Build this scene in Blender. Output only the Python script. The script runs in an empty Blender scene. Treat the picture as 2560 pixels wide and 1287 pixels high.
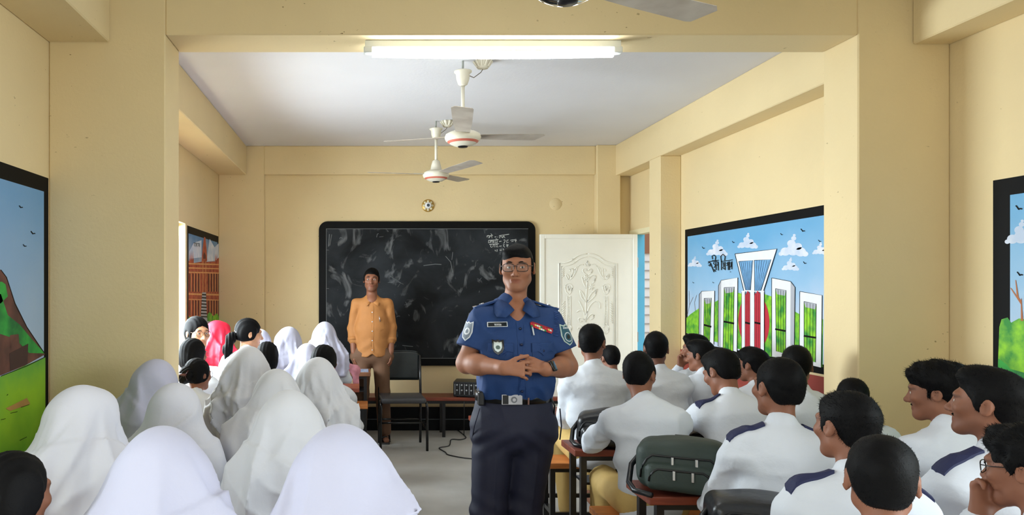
import bpy, bmesh, math, random
import numpy as np
from mathutils import Vector, Matrix
random.seed(7); np.random.seed(7)
S = bpy.context.scene
COL = S.collection
# ------------------------------------------------------------------ camera
F, CX, CY, EYE = 1800.0, 905.0, 718.0, 1.5      # focal length in px of the 2560x1287 frame, vanishing point, eye height
cd = bpy.data.cameras.new('camera'); cam = bpy.data.objects.new('camera', cd); COL.objects.link(cam)
cam.location = (0, 0, EYE); cam.rotation_euler = (math.pi/2, 0, 0)
cd.sensor_width = 36; cd.lens = F/2560*36; cd.clip_start = 0.05
cd.shift_x = (1280-CX)/2560; cd.shift_y = (CY-643.5)/2560
S.camera = cam
# ------------------------------------------------------------------ sky and exposure
W = bpy.data.worlds.new('sky'); S.world = W; W.use_nodes = True
bg = W.node_tree.nodes['Background']; bg.inputs[0].default_value = (0.86, 0.94, 1.0, 1); bg.inputs[1].default_value = 1.6
S.view_settings.view_transform = 'Standard'; S.view_settings.look = 'None'
S.view_settings.gamma = 1.0; S.view_settings.use_curve_mapping = False
S.view_settings.exposure = 0.42
S.cycles.max_bounces = 5; S.cycles.diffuse_bounces = 4; S.cycles.glossy_bounces = 2
S.cycles.use_denoising = True; S.cycles.use_adaptive_sampling = True; S.cycles.adaptive_threshold = .05
# ------------------------------------------------------------------ helpers
def lin(c):
    return tuple((x/255/12.92 if x/255 <= .04045 else ((x/255+.055)/1.055)**2.4) for x in c)
MATS = {}
def mat(name, rgb, rough=.6, var=0.0, vscale=6.0, bump=0.0, bscale=40.0, metal=0.0, emit=0.0, stretch=None, rgb2=None, spec=.5, coat=0.0, detail=4, coord='Object', sheen=0):
    if name in MATS: return MATS[name]
    m = bpy.data.materials.new(name); m.use_nodes = True; nt = m.node_tree; b = nt.nodes['Principled BSDF']
    c = lin(rgb); b.inputs['Base Color'].default_value = (*c, 1); b.inputs['Roughness'].default_value = rough
    b.inputs['Metallic'].default_value = metal; b.inputs['Specular IOR Level'].default_value = spec
    b.inputs['Coat Weight'].default_value = coat
    if sheen: b.inputs['Sheen Weight'].default_value = sheen
    if emit: b.inputs['Emission Color'].default_value = (*c, 1); b.inputs['Emission Strength'].default_value = emit
    if var or bump or rgb2:
        tc = nt.nodes.new('ShaderNodeTexCoord'); src = tc.outputs[coord]
        if stretch:
            mp = nt.nodes.new('ShaderNodeMapping'); mp.inputs['Scale'].default_value = stretch
            nt.links.new(src, mp.inputs[0]); src = mp.outputs[0]
    if var or rgb2:
        n = nt.nodes.new('ShaderNodeTexNoise'); n.inputs['Scale'].default_value = vscale; n.inputs['Detail'].default_value = detail
        nt.links.new(src, n.inputs['Vector'])
        r = nt.nodes.new('ShaderNodeValToRGB'); nt.links.new(n.outputs[0], r.inputs[0])
        c2 = lin(rgb2) if rgb2 else tuple(x*(1-var) for x in c)
        r.color_ramp.elements[0].position = .35; r.color_ramp.elements[1].position = .65
        r.color_ramp.elements[0].color = (*c2, 1); r.color_ramp.elements[1].color = (*c, 1)
        nt.links.new(r.outputs[0], b.inputs['Base Color'])
    if bump:
        n2 = nt.nodes.new('ShaderNodeTexNoise'); n2.inputs['Scale'].default_value = bscale; n2.inputs['Detail'].default_value = 5
        nt.links.new(src, n2.inputs['Vector'])
        bp = nt.nodes.new('ShaderNodeBump'); bp.inputs['Strength'].default_value = bump; bp.inputs['Distance'].default_value = .01
        nt.links.new(n2.outputs[0], bp.inputs['Height']); nt.links.new(bp.outputs[0], b.inputs['Normal'])
    MATS[name] = m
    return m
def link(name, me, m=None, parent=None, loc=None, rot=None):
    o = bpy.data.objects.new(name, me); COL.objects.link(o)
    if m is not None and me is not None and not me.materials: me.materials.append(m)
    if parent: o.parent = parent
    if loc is not None: o.location = loc
    if rot is not None: o.rotation_euler = rot
    return o
def tag(o, label, cat, group=None):
    o['label'] = label; o['category'] = cat
    if group: o['group'] = group
    return o
def thing(name, label, cat, loc=(0,0,0), rz=0, group=None):
    o = bpy.data.objects.new(name, None); COL.objects.link(o); o.location = loc; o.rotation_euler = (0,0,rz); o.empty_display_size = .1
    return tag(o, label, cat, group)
class MB:
    """collects shapes into one mesh"""
    def __init__(s): s.v = []; s.f = []
    def box(s, a, b, M=None):
        n = len(s.v); x0,y0,z0 = a; x1,y1,z1 = b
        vs = [(x0,y0,z0),(x1,y0,z0),(x1,y1,z0),(x0,y1,z0),(x0,y0,z1),(x1,y0,z1),(x1,y1,z1),(x0,y1,z1)]
        if M: vs = [tuple(M @ Vector(v)) for v in vs]
        s.v += vs; s.f += [tuple(n+i for i in q) for q in ((0,3,2,1),(4,5,6,7),(0,1,5,4),(1,2,6,5),(2,3,7,6),(3,0,4,7))]
        return s
    def bbox(s, a, b, r, M=None, seg=2):
        bm = bmesh.new(); bmesh.ops.create_cube(bm, size=1)
        c = [(p+q)/2 for p,q in zip(a,b)]; d = [abs(q-p) for p,q in zip(a,b)]
        for v in bm.verts: v.co = Vector((v.co.x*d[0]+c[0], v.co.y*d[1]+c[1], v.co.z*d[2]+c[2]))
        bmesh.ops.bevel(bm, geom=bm.edges[:], offset=r, segments=seg, profile=.5, affect='EDGES')
        return s.bm(bm, M)
    def bm(s, bm, M=None):
        n = len(s.v); bm.verts.index_update()
        s.v += [tuple(M @ v.co) if M else tuple(v.co) for v in bm.verts]
        s.f += [tuple(n+v.index for v in f.verts) for f in bm.faces]; bm.free(); return s
    def lathe(s, prof, n=24, M=None, a0=0, a1=2*math.pi):
        b = len(s.v); full = abs(a1-a0-2*math.pi) < 1e-6; k = n if full else n+1
        for r, z in prof:
            for i in range(k):
                a = a0+(a1-a0)*i/n; v = Vector((r*math.cos(a), r*math.sin(a), z)); s.v.append(tuple(M @ v) if M else tuple(v))
        for j in range(len(prof)-1):
            for i in range(n):
                i2 = (i+1) % k; s.f.append((b+j*k+i, b+j*k+i2, b+(j+1)*k+i2, b+(j+1)*k+i))
        return s
    def tube(s, pts, r, n=8, cap=True):
        pts = [Vector(p) for p in pts]; b = len(s.v); L = len(pts)
        rr = r if isinstance(r, (list, tuple)) else [r]*L
        up = Vector((0,0,1))
        for i,p in enumerate(pts):
            t = (pts[min(i+1,L-1)]-pts[max(i-1,0)]).normalized()
            if abs(t.dot(up)) > .95: up2 = Vector((1,0,0))
            else: up2 = up
            x = t.cross(up2).normalized(); y = x.cross(t)
            for k in range(n):
                a = 2*math.pi*k/n; s.v.append(tuple(p+(x*math.cos(a)+y*math.sin(a))*rr[i]))
        for i in range(L-1):
            for k in range(n):
                k2 = (k+1)%n; s.f.append((b+i*n+k, b+i*n+k2, b+(i+1)*n+k2, b+(i+1)*n+k))
        if cap: s.f.append(tuple(b+k for k in range(n))[::-1]); s.f.append(tuple(b+(L-1)*n+k for k in range(n)))
        return s
    def poly(s, pts, flip=False):
        n = len(s.v); s.v += [tuple(p) for p in pts]; q = tuple(range(n, n+len(pts))); s.f.append(q[::-1] if flip else q); return s
    def prism(s, pts, h, M=None):
        """pts: 2d outline, extruded from z=0 to z=h"""
        n = len(s.v); k = len(pts)
        vs = [Vector((x,y,0)) for x,y in pts]+[Vector((x,y,h)) for x,y in pts]
        s.v += [tuple(M @ v) if M else tuple(v) for v in vs]
        s.f.append(tuple(n+i for i in range(k))[::-1]); s.f.append(tuple(n+k+i for i in range(k)))
        for i in range(k): j = (i+1)%k; s.f.append((n+i,n+j,n+k+j,n+k+i))
        return s
    def mesh(s, name, smooth=False):
        me = bpy.data.meshes.new(name); me.from_pydata(s.v, [], s.f); me.update()
        if smooth: me.shade_smooth()
        return me
    def build(s, name, m, parent=None, smooth=False, loc=None, rot=None):
        return link(name, s.mesh(name, smooth), m, parent, loc, rot)
def struct(o): o['kind'] = 'structure'; return o
def at(px, py, d): return Vector(((px-CX)*d/F, d, EYE-(py-CY)*d/F))
# ------------------------------------------------------------------ room
XL, XR, YB, YR, ZC = -1.497, 2.81, 7.56, -3.6, 2.975
WALL = mat('wall_paint', (232,210,164), .85, var=.06, vscale=1.3, bump=.12, bscale=60)
CEIL = mat('ceiling_paint', (226,225,230), .9, var=.03, vscale=2, bump=.1, bscale=50)
FLOOR = mat('floor_cement', (200,199,196), .5, rgb2=(178,177,173), vscale=2.2, bump=.1, bscale=25, detail=8)
CREAM = mat('cream_paint', (238,228,190), .5, var=.05, vscale=8)
DADO = mat('black_dado_paint', (10,13,18), .45, var=.2, vscale=6, spec=.2)
def scuffs(m):
    """small dark knocks and flaked spots on the paint"""
    nt = m.node_tree; b = nt.nodes['Principled BSDF']; old = b.inputs['Base Color'].links[0].from_socket; g = nt.nodes.new('ShaderNodeNewGeometry')
    def th(sc, p0, p1, st=(1,1,1)):
        mp = nt.nodes.new('ShaderNodeMapping'); mp.inputs['Scale'].default_value = st; nt.links.new(g.outputs['Position'], mp.inputs[0])
        n = nt.nodes.new('ShaderNodeTexNoise'); n.inputs['Scale'].default_value = sc; n.inputs['Detail'].default_value = 6; nt.links.new(mp.outputs[0], n.inputs['Vector'])
        r = nt.nodes.new('ShaderNodeMapRange'); r.inputs[1].default_value = p0; r.inputs[2].default_value = p1; nt.links.new(n.outputs[0], r.inputs[0]); return r.outputs[0]
    a, c = th(26, .70, .74, (1,1,2.2)), th(1.7, .50, .62); mu = nt.nodes.new('ShaderNodeMath'); mu.operation = 'MULTIPLY'; nt.links.new(a, mu.inputs[0]); nt.links.new(c, mu.inputs[1])
    x = nt.nodes.new('ShaderNodeMix'); x.data_type = 'RGBA'; nt.links.new(mu.outputs[0], x.inputs[0]); nt.links.new(old, x.inputs[6]); x.inputs[7].default_value = (*lin((128,104,66)),1); nt.links.new(x.outputs[2], b.inputs['Base Color'])
scuffs(WALL)
struct(MB().box((XL-.25,YR-.25,-.12),(XR+.25,YB+.25,0)).build('floor', FLOOR))
struct(MB().box((XL-.25,YR-.25,ZC),(XR+.25,YB+.25,ZC+.15)).build('ceiling', CEIL))
def side_wall(name, x0, x1, openings):
    mb = MB(); y = YR-.25
    for a,b,z0,z1 in sorted(openings):
        mb.box((x0,y,0),(x1,a,ZC))
        if z0 > 0: mb.box((x0,a,0),(x1,b,z0))
        mb.box((x0,a,z1),(x1,b,ZC)); y = b
    mb.box((x0,y,0),(x1,YB+.25,ZC)); return struct(mb.build(name, WALL))
LW = [(-3.3,-1.2,.85,2.25),(-.7,1.5,.85,2.25),(4.1,6.10,.95,2.04)]
RW = [(-3.3,-1.2,.85,2.25),(-.7,1.3,.85,2.25),(6.62,7.54,0,2.05)]
side_wall('wall_left', XL-.22, XL, LW); side_wall('wall_right', XR, XR+.13, RW)
mb = MB().box((XL,YB,0),(XR,YB+.22,ZC)); struct(mb.build('wall_back', WALL))
mb = MB()                                              # rear wall behind the viewer with two broad openings
mb.box((XL,YR-.22,0),(-.9,YR,ZC)); mb.box((.5,YR-.22,0),(.9,YR,ZC)); mb.box((2.4,YR-.22,0),(XR,YR,ZC))
mb.box((-.9,YR-.22,2.35),(2.4,YR,ZC)); mb.box((-.9,YR-.22,0),(.5,YR,.7))
struct(mb.build('wall_rear', WALL))
# pillars and beams
PD0, PD1 = 3.44, 3.70
tr = [((XL,PD0,0),(-.94,PD1,ZC)), ((2.37,PD0,0),(XR,PD1,ZC)), ((-.94,PD0,2.706),(2.37,PD1,ZC)),      # portal frame across the room
      ((XL,PD1,2.67),(-1.205,YB-.05,ZC)), ((XL,YR,2.67),(-1.205,PD0,ZC)),                              # beam along the left wall
      ((2.63,PD1,2.66),(XR,YB-.05,ZC)), ((2.63,YR,2.66),(XR,PD0,ZC)),                                  # beam along the right wall
      ((2.625,6.34,0),(XR,6.58,2.66)),                                                                 # slim pillar before the door
      ((XL,YB-.05,0),(-1.02,YB,ZC)), ((2.437,YB-.10,0),(2.68,YB,ZC)), ((-1.02,YB-.05,2.676),(2.437,YB,ZC)),
      ((XL,-1.05,2.706),(XR,-.80,ZC)), ((XL,-1.05,0),(XL+.25,-.8,2.7)), ((XR-.25,-1.05,0),(XR,-.8,2.7))]
for i,(a,b) in enumerate(tr):
    struct(MB().bbox(a,b,.006,seg=1).build('trim_%d' % (i+1), WALL))
# black painted skirting on the back wall, brick-red skirting on the right wall
struct(MB().box((-1.02,YB-.012,0),(2.437,YB,.245)).build('baseboard_back', DADO))
struct(MB().box((-1.02,YB-.02,.115),(2.437,YB-.011,.122)).build('baseboard_back_line', mat('dado_line',(88,98,104),.5)))
RED = mat('red_dado_paint', (150,58,48), .6, var=.12)
struct(MB().box((XR-.006,PD1,0),(XR,6.34,.955)).build('baseboard_right', RED))
# windows
def window(n, x, y0, y1, z0, z1, bars=True):
    r = bpy.data.objects.new('window_%d' % n, None); COL.objects.link(r); r['kind'] = 'structure'
    mb = MB(); t = .04
    mb.box((x-t/2,y0,z0),(x+t/2,y1,z0+t)).box((x-t/2,y0,z1-t),(x+t/2,y1,z1)).box((x-t/2,y0,z0+t),(x+t/2,y0+t,z1-t)).box((x-t/2,y1-t,z0+t),(x+t/2,y1,z1-t))
    mb.build('window_frame', CREAM, r)
    k = int((y1-y0)/.11); b = MB().box((x-.006,-.006,z0+t),(x+.006,.006,z1-t)).mesh('grille_bar')
    for i in range(1, k):
        link('grille_bar', b, CREAM, r, loc=(0, y0+(y1-y0)*i/k, 0))
    h = MB().box((x-.005,y0+t,-.01),(x+.005,y1-t,.01)).mesh('grille_rail')
    for z in (z0+.33*(z1-z0), z0+.67*(z1-z0)): link('grille_rail', h, CREAM, r, loc=(0,0,z))
    return r
wn = 0
for a,b,z0,z1 in LW: wn += 1; window(wn, XL-.10, a, b, z0, z1)
for a,b,z0,z1 in RW[:2]: wn += 1; window(wn, XR+.065, a, b, z0, z1)
wn += 1
# daylight entering through each window opening
def sky_light(loc, rot, sx, sy, w):
    l = bpy.data.lights.new('window_daylight','AREA'); l.shape = 'RECTANGLE'; l.size = sx; l.size_y = sy; l.energy = w*sx*sy; l.color = (.82,.94,1.0); l.spread = math.radians(150)
    o = bpy.data.objects.new('window_daylight', l); COL.objects.link(o); o.location = loc; o.rotation_euler = rot
for (a,b,z0,z1),w in zip(LW,(6,9,60)): sky_light((XL-.215,(a+b)/2,(z0+z1)/2), (0,-math.pi/2+.3,0), z1-z0, b-a, w)
for (a,b,z0,z1),w in zip(RW[:2],(6,22)): sky_light((XR+.135,(a+b)/2,(z0+z1)/2), (0,math.pi/2-.3,0), z1-z0, b-a, w)
# outside ground and the yard seen past the open door
struct(MB().box((-40,-40,-.5),(40,40,-.14)).build('ground', mat('yard_earth',(188,176,150),.9,var=.15,vscale=.8)))
# ------------------------------------------------------------------ blackboard
BLK = mat('blackboard_frame', (7,8,10), .5, var=.2, vscale=9, spec=.15)
def board_mat():
    m = bpy.data.materials.new('chalky_slate'); m.use_nodes = True; nt = m.node_tree; b = nt.nodes['Principled BSDF']; b.inputs['Roughness'].default_value = .65; b.inputs['Specular IOR Level'].default_value = .2
    tc = nt.nodes.new('ShaderNodeTexCoord')
    def noise(sc, st, det=6, dist=0.0):
        mp = nt.nodes.new('ShaderNodeMapping'); mp.inputs['Scale'].default_value = st; nt.links.new(tc.outputs['Object'], mp.inputs[0])
        n = nt.nodes.new('ShaderNodeTexNoise'); n.inputs['Scale'].default_value = sc; n.inputs['Detail'].default_value = det; n.inputs['Distortion'].default_value = dist
        nt.links.new(mp.outputs[0], n.inputs['Vector']); return n.outputs[0]
    def ramp(src, p0, p1, c0, c1):
        r = nt.nodes.new('ShaderNodeValToRGB'); r.color_ramp.elements[0].position = p0; r.color_ramp.elements[1].position = p1
        r.color_ramp.elements[0].color = (*c0,1); r.color_ramp.elements[1].color = (*c1,1); nt.links.new(src, r.inputs[0]); return r.outputs[0]
    base = ramp(noise(1.6,(1,1,1.3),7,.6), .38, .72, lin((13,15,18)), lin((48,52,57)))
    smear = ramp(noise(4.2,(1.1,1,.7),10,1.8), .56, .80, (0,0,0), (.20,.205,.21))
    mx = nt.nodes.new('ShaderNodeMix'); mx.data_type = 'RGBA'; mx.blend_type = 'ADD'; mx.inputs[0].default_value = 1
    nt.links.new(base, mx.inputs[6]); nt.links.new(smear, mx.inputs[7]); nt.links.new(mx.outputs[2], b.inputs['Base Color'])
    return m
def rrect(x0, z0, x1, z1, r, n=6):
    pts = []
    for cx,cz,a0 in ((x1-r,z0+r,-90),(x1-r,z1-r,0),(x0+r,z1-r,90),(x0+r,z0+r,180)):
        for i in range(n+1):
            a = math.radians(a0+90*i/n); pts.append((cx+r*math.cos(a), cz+r*math.sin(a)))
    return pts
dB = YB-.04
bx0, bx1 = (797-CX)*dB/F, (1339-CX)*dB/F; bz0, bz1 = EYE-(914-CY)*dB/F, EYE-(553-CY)*dB/F
bb = thing('blackboard', 'large black chalkboard with rounded corners on the back wall', 'blackboard', ((bx0+bx1)/2, YB, bz0))
M = Matrix.Translation(Vector((-(bx0+bx1)/2, 0, -bz0))) @ Matrix.Rotation(math.pi/2, 4, 'X')
MB().prism(rrect(bx0,bz0,bx1,bz1,.09), .035, M).build('frame', BLK, bb)
fw = .078
MB().prism(rrect(bx0+fw,bz0+fw,bx1-fw,bz1-fw,.01), .037, M).build('writing_surface', board_mat(), bb)
lm = mat('chalk_edge_line', (120,124,126), .8)
mb = MB()
for a,b in (((bx0+fw,bz1-fw),(bx1-fw,bz1-fw)), ((bx0+fw,bz0+fw),(bx0+fw,bz1-fw)), ((bx0+fw,bz0+fw),(bx1-fw,bz0+fw))):
    mb.box((min(a[0],b[0])-.002, -.039, min(a[1],b[1])-.002), (max(a[0],b[0])+.002,-.0365, max(a[1],b[1])+.002), Matrix.Translation(Vector((-(bx0+bx1)/2,0,-bz0))))
mb.build('rim_line', lm, bb)
CHALK = mat('chalk', (196,198,196), .95)
def ribbon(mb, pts, w, to3):
    """flat stroke along a 2d polyline; to3 maps (x,y) to a 3d point"""
    pts = [Vector(p) for p in pts]; L = []
    for i,p in enumerate(pts):
        t = (pts[min(i+1,len(pts)-1)]-pts[max(i-1,0)])
        if t.length == 0: t = Vector((1,0))
        t.normalize(); n = Vector((-t.y,t.x))*w/2; L.append((p+n, p-n))
    for (a,b),(c,d) in zip(L, L[1:]):
        k = len(mb.v); mb.v += [tuple(to3(q)) for q in (a,b,d,c)]; mb.f.append((k,k+1,k+2,k+3))
def bez(p0,p1,p2,n=6): return [((1-t)**2*p0[0]+2*t*(1-t)*p1[0]+t*t*p2[0], (1-t)**2*p0[1]+2*t*(1-t)*p1[1]+t*t*p2[1]) for t in [i/n for i in range(n+1)]]
cb = Vector(((bx0+bx1)/2, YB, bz0))
def on_board(q):    # pixel of the photograph on the board plane
    p = at(q[0], q[1], YB-.040); return p-cb
# chalk handwriting, four short lines at the upper right of the board
mb = MB(); CP = lambda x,y: (1100+x/3.387, 580+y/3.387)
def cs(*pts, w=1.5): ribbon(mb, [CP(*p) for p in pts], w, on_board)
cs((398,45),(400,30),(412,28),(420,40),(410,50)); cs((418,50),(424,34),(436,34),(440,50)); cs((395,34),(448,28)); cs((440,52),(438,20),(430,14))
cs((462,42),(476,40)); cs((488,40),(490,44)); cs((505,52),(508,28)); cs((510,28),(525,45),(540,30),(550,50)); cs((500,30),(560,22),(585,18)); cs((545,22),(530,50))
cs((412,72),(410,92),(424,88),(428,72)); cs((432,90),(436,72),(446,74),(448,92)); cs((452,92),(456,66),(470,70),(464,90),(480,88)); cs((410,70),(495,64)); cs((484,92),(482,58),(470,56)); cs((500,80),(520,77))
cs((538,68),(548,64),(552,74),(540,96)); cs((580,66),(566,70),(564,88),(580,86)); cs((596,70),(616,64),(620,78),(604,80)); cs((620,66),(644,60),(640,84)); cs((630,72),(650,70))
cs((420,108),(434,104),(428,124),(440,130)); cs((448,126),(452,106),(466,110),(464,128)); cs((472,106),(486,106),(478,126),(494,124)); cs((418,104),(498,98)); cs((502,120),(522,117)); cs((534,106),(546,104),(536,116),(548,128)); cs((560,104),(576,106),(562,116),(578,128)); cs((580,108),(566,118))
cs((620,102),(620,116)); cs((632,100),(632,114)); cs((466,150),(470,162)); cs((484,146),(482,166)); cs((506,154),(522,152)); cs((538,140),(540,164),(548,158))
mb.build('chalk_writing', CHALK, bb)
# loose chalk strokes and smudges with a shape of their own
mb = MB(); C7 = lambda x,y: (780+x/2.798, 460+y/2.798)
for pts,w in [([(122,350),(116,436)],3),([(138,352),(124,430)],2),([(100,460),(118,462)],1.2),([(98,730),(118,731)],1.2),([(632,1128),(668,1132),(706,1136)],2),
              ([(192,382),(200,372),(214,380)],2),([(452,372),(456,350),(466,346)],1.6),([(528,324),(534,332)],1.6),([(470,370),(500,366)],1),([(780,570),(860,560),(905,562)],2.4),
              ([(935,505),(970,545),(984,620)],2.2),([(985,476),(978,530)],1.8),([(655,824),(668,858)],1.2),([(645,846),(690,834)],1),([(590,930),(604,922),(616,924)],1.2),([(676,912),(680,922)],1.2),
              ([(1168,752),(1172,746),(1168,760)],1),([(1140,580),(1148,540)],1),([(1165,680),(1186,655)],1),([(1234,588),(1242,576),(1248,590)],1),([(1080,980),(1100,900)],2.6),([(540,640),(620,690),(600,720)],1),([(530,690),(600,684),(640,700)],1)]:
    mb = MB(); ribbon(mb, [C7(*p) for p in pts], w*.7, on_board); mb.build('chalk_stroke', mat('faint_chalk',(112,116,118),.95), bb)
# ------------------------------------------------------------------ murals (painted flat on the plaster)
def wall_pt(px, py, X, off):
    d = F*X/(px-CX); s = -1 if X > 0 else 1
    return Vector((X+s*off, d, EYE-(py-CY)*d/F))
class Mural:
    def __init__(s, name, label, X, base): s.X = X; s.n = 0; s.base = Vector(base); s.r = thing(name, label, 'mural', base)
    def pt(s, q, off): return wall_pt(q[0], q[1], s.X, off)-s.base
    def poly(s, name, pts, m, layer):
        off = .001+layer*.0007; mb = MB().poly([s.pt(q, off) for q in pts]); o = mb.build(name, m, s.r)
        bm = bmesh.new(); bm.from_mesh(o.data); bmesh.ops.triangulate(bm, faces=bm.faces[:]); bm.to_mesh(o.data); bm.free(); return o
    def rect(s, name, y0, y1, z0, z1, m, layer):
        x = s.X+(-1 if s.X > 0 else 1)*(.001+layer*.0007)
        return MB().poly([Vector(p)-s.base for p in ((x,y0,z0),(x,y1,z0),(x,y1,z1),(x,y0,z1))]).build(name, m, s.r)
    def lines(s, name, L, m, layer, w):
        mb = MB()
        for pts in L: ribbon(mb, pts, w, lambda q: s.pt(q, .001+layer*.0007))
        return mb.build(name, m, s.r)
def grad_mat(name, c0, c1, z0, z1, c2=None, nz=.25, ns=3):
    m = bpy.data.materials.new(name); m.use_nodes = True; nt = m.node_tree; b = nt.nodes['Principled BSDF']; b.inputs['Roughness'].default_value = .6
    g = nt.nodes.new('ShaderNodeNewGeometry'); sp = nt.nodes.new('ShaderNodeSeparateXYZ'); nt.links.new(g.outputs['Position'], sp.inputs[0])
    mr = nt.nodes.new('ShaderNodeMapRange'); mr.inputs[1].default_value = z0; mr.inputs[2].default_value = z1; nt.links.new(sp.outputs[2], mr.inputs[0])
    n = nt.nodes.new('ShaderNodeTexNoise'); n.inputs['Scale'].default_value = ns; n.inputs['Detail'].default_value = 5; nt.links.new(g.outputs['Position'], n.inputs['Vector'])
    ma = nt.nodes.new('ShaderNodeMath'); ma.operation = 'MULTIPLY_ADD'; ma.inputs[1].default_value = nz*2; nt.links.new(n.outputs[0], ma.inputs[0])
    sb = nt.nodes.new('ShaderNodeMath'); sb.operation = 'SUBTRACT'; sb.inputs[1].default_value = nz; nt.links.new(mr.outputs[0], ma.inputs[2]); nt.links.new(ma.outputs[0], sb.inputs[0])
    r = nt.nodes.new('ShaderNodeValToRGB'); r.color_ramp.elements[0].color = (*lin(c0),1); r.color_ramp.elements[1].color = (*lin(c1),1)
    if c2: e = r.color_ramp.elements.new(.5); e.color = (*lin(c2),1)
    nt.links.new(sb.outputs[0], r.inputs[0]); nt.links.new(r.outputs[0], b.inputs['Base Color']); return m
INK = mat('mural_black', (7,8,11), .6, spec=.15); PW = mat('mural_white', (238,238,240), .6, var=.05, vscale=12); PG = mat('mural_grey', (176,178,186), .6)
SKY = grad_mat('mural_sky', (206,214,232), (104,168,212), 1.15, 1.9, (150,190,222))
CLOUD = mat('mural_cloud', (226,228,238), .7, rgb2=(190,204,226), vscale=9)
LEAF = mat('mural_leaf', (150,214,40), .6, rgb2=(44,140,52), vscale=14, detail=6)
PRED = mat('mural_red', (196,40,58), .6, var=.12, vscale=20)
def cloud(m, cx, cy, sc, layer):
    for x,y,r in ((-27,8,17),(0,2,23),(26,9,19),(-6,-20,15),(2,-38,9),(4,-49,5),(42,16,11),(-43,16,8),(17,-10,14)):   # puffs of one painted cloud
        m.poly('cloud_puff', [(cx+(x+r*math.cos(a))*sc, cy+(y+r*.85*math.sin(a))*sc) for a in [2*math.pi*k/18 for k in range(18)]], CLOUD, layer+.02*(r%5))
def bird(m, x, y, s, layer): m.lines('bird', [bez((x-3*s,y-2.5*s),(x-1.5*s,y-1*s),(x,y+1.5*s),4)+bez((x,y+1.5*s),(x+2*s,y),(x+3.5*s,y+1.2*s),4)], INK, layer, 1.4*s)
A = Mural('monument_mural', 'wall painting of a white monument with a red disc, in a black border', XR, (XR, 5.0, .97))
A.rect('border', 3.71, 6.26, .97, 2.0, INK, 0); A.rect('sky', 3.71, 6.21, 1.03, 1.938, SKY, 1)
C4 = lambda *P: [(1680+x/2.798, 480+y/2.798) for x,y in P]
for x,y,sc in ((160,500,.34),(315,410,.52),(530,360,.50),(850,400,.72),(1040,410,.4),(830,520,.42)):
    c = C4((x,y))[0]; cloud(A, c[0], c[1], sc, 2)
def clipz(pts, z): return pts
A.poly('bushes', C4((104,880),(130,855),(180,820),(230,790),(300,770),(400,715),(470,705),(520,720),(640,710),(700,730),(780,780),(870,840),(950,885),(1060,890),(1056,1225),(900,1190),(560,1125),(400,1075),(102,985)), LEAF, 3)
A.lines('bare_tree', [C4((110,860),(125,790),(122,690)), C4((125,790),(150,735)), C4((165,830),(160,770),(175,720))], mat('mural_twig',(120,112,110),.7), 3.5, .8)
p0 = A.pt(C4((572,905))[0], .0038)
A.poly  # red disc behind the tower
mb = MB().poly([p0+Vector((0,.205*math.cos(a),.205*math.sin(a))) for a in [2*math.pi*i/40 for i in range(40)]]); mb.build('red_disc', PRED, A.r)
def mon(outer, side, win, bar, nb=3):
    A.poly('pillar_face', C4(*outer), PW, 5)
    if side: A.poly('pillar_side', C4(*side), PG, 5.6)
    A.poly('opening', C4(*win), LEAF, 6)
    x0,y0 = win[0]; x1,y1 = win[1]; x2,y2 = win[2]; x3,y3 = win[3]
    A.poly('sill', C4((x0,y0),(x1,y1),(x1-8,y1+38),(x0+10,y0+40)), PG, 6.6)
    A.lines('bars', [C4((x0+(x1-x0)*t, y0+(y1-y0)*t+6),(x3+(x2-x3)*t, y3+(y2-y3)*t)) for t in [(i+1)/(nb+1) for i in range(nb)]], INK, 7.2, .8)
    A.lines('outline', [C4(*outer,outer[0]), C4(*win,win[0])], INK, 7.4, 1.1)
    A.lines('crossbar', [C4((x0-2,bar),(x1,bar+14))], INK, 7.8, 4.5)
mon(((195,715),(213,693),(303,690),(297,1066),(192,1000)), ((195,715),(213,693),(208,1012),(192,1000)), ((230,743),(280,740),(268,1045),(226,1030)), 928)
mon(((330,655),(348,617),(465,598),(460,1118),(327,1078)), ((330,655),(348,617),(345,1084),(327,1078)), ((370,668),(440,662),(432,1112),(362,1090)), 905)
mon(((703,600),(835,625),(866,665),(860,1180),(703,1150)), ((835,625),(866,665),(860,1180),(832,1175)), ((730,675),(803,687),(800,1130),(735,1112)), 958)
mon(((900,695),(1056,722),(1050,1228),(895,1190)), None, ((930,765),(1015,782),(1010,1190),(930,1170)), 1005)
A.poly('tower_head', C4((447,432),(740,397),(645,698),(510,694)), PW, 8)
for w in (((474,485),(572,478),(556,685),(522,685)), ((583,477),(700,472),(630,688),(585,690))):
    A.poly('tower_opening', C4(*w), mat('mural_blue',(120,176,222),.6,var=.2,vscale=20), 8.6)
    A.lines('tower_bars', [C4((w[0][0]+(w[1][0]-w[0][0])*t, w[0][1]),(w[3][0]+(w[2][0]-w[3][0])*t, w[3][1])) for t in (.15,.3,.45,.6,.75,.9)], mat('mural_navy',(30,52,92),.6), 9, .9)
    A.lines('tower_opening_edge', [C4(*w,w[0])], INK, 9.2, 1.2)
A.lines('tower_edge', [C4((447,432),(740,397),(645,698)), C4((447,432),(510,694))], INK, 9.3, 1.5)
for a,b in ((518,553),(584,626)):
    A.poly('red_panel', C4((a,725),((a+b)/2,690),(b,715),(b,1120),(a,1112)), PRED, 9)
    A.lines('panel_bars', [C4((a+(b-a)*t,700),(a+(b-a)*t,1112)) for t in (.33,.66)], INK, 9.4, .7)
    A.lines('crossbar', [C4((a,912),(b,920))], INK, 9.8, 4.5)
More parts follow.
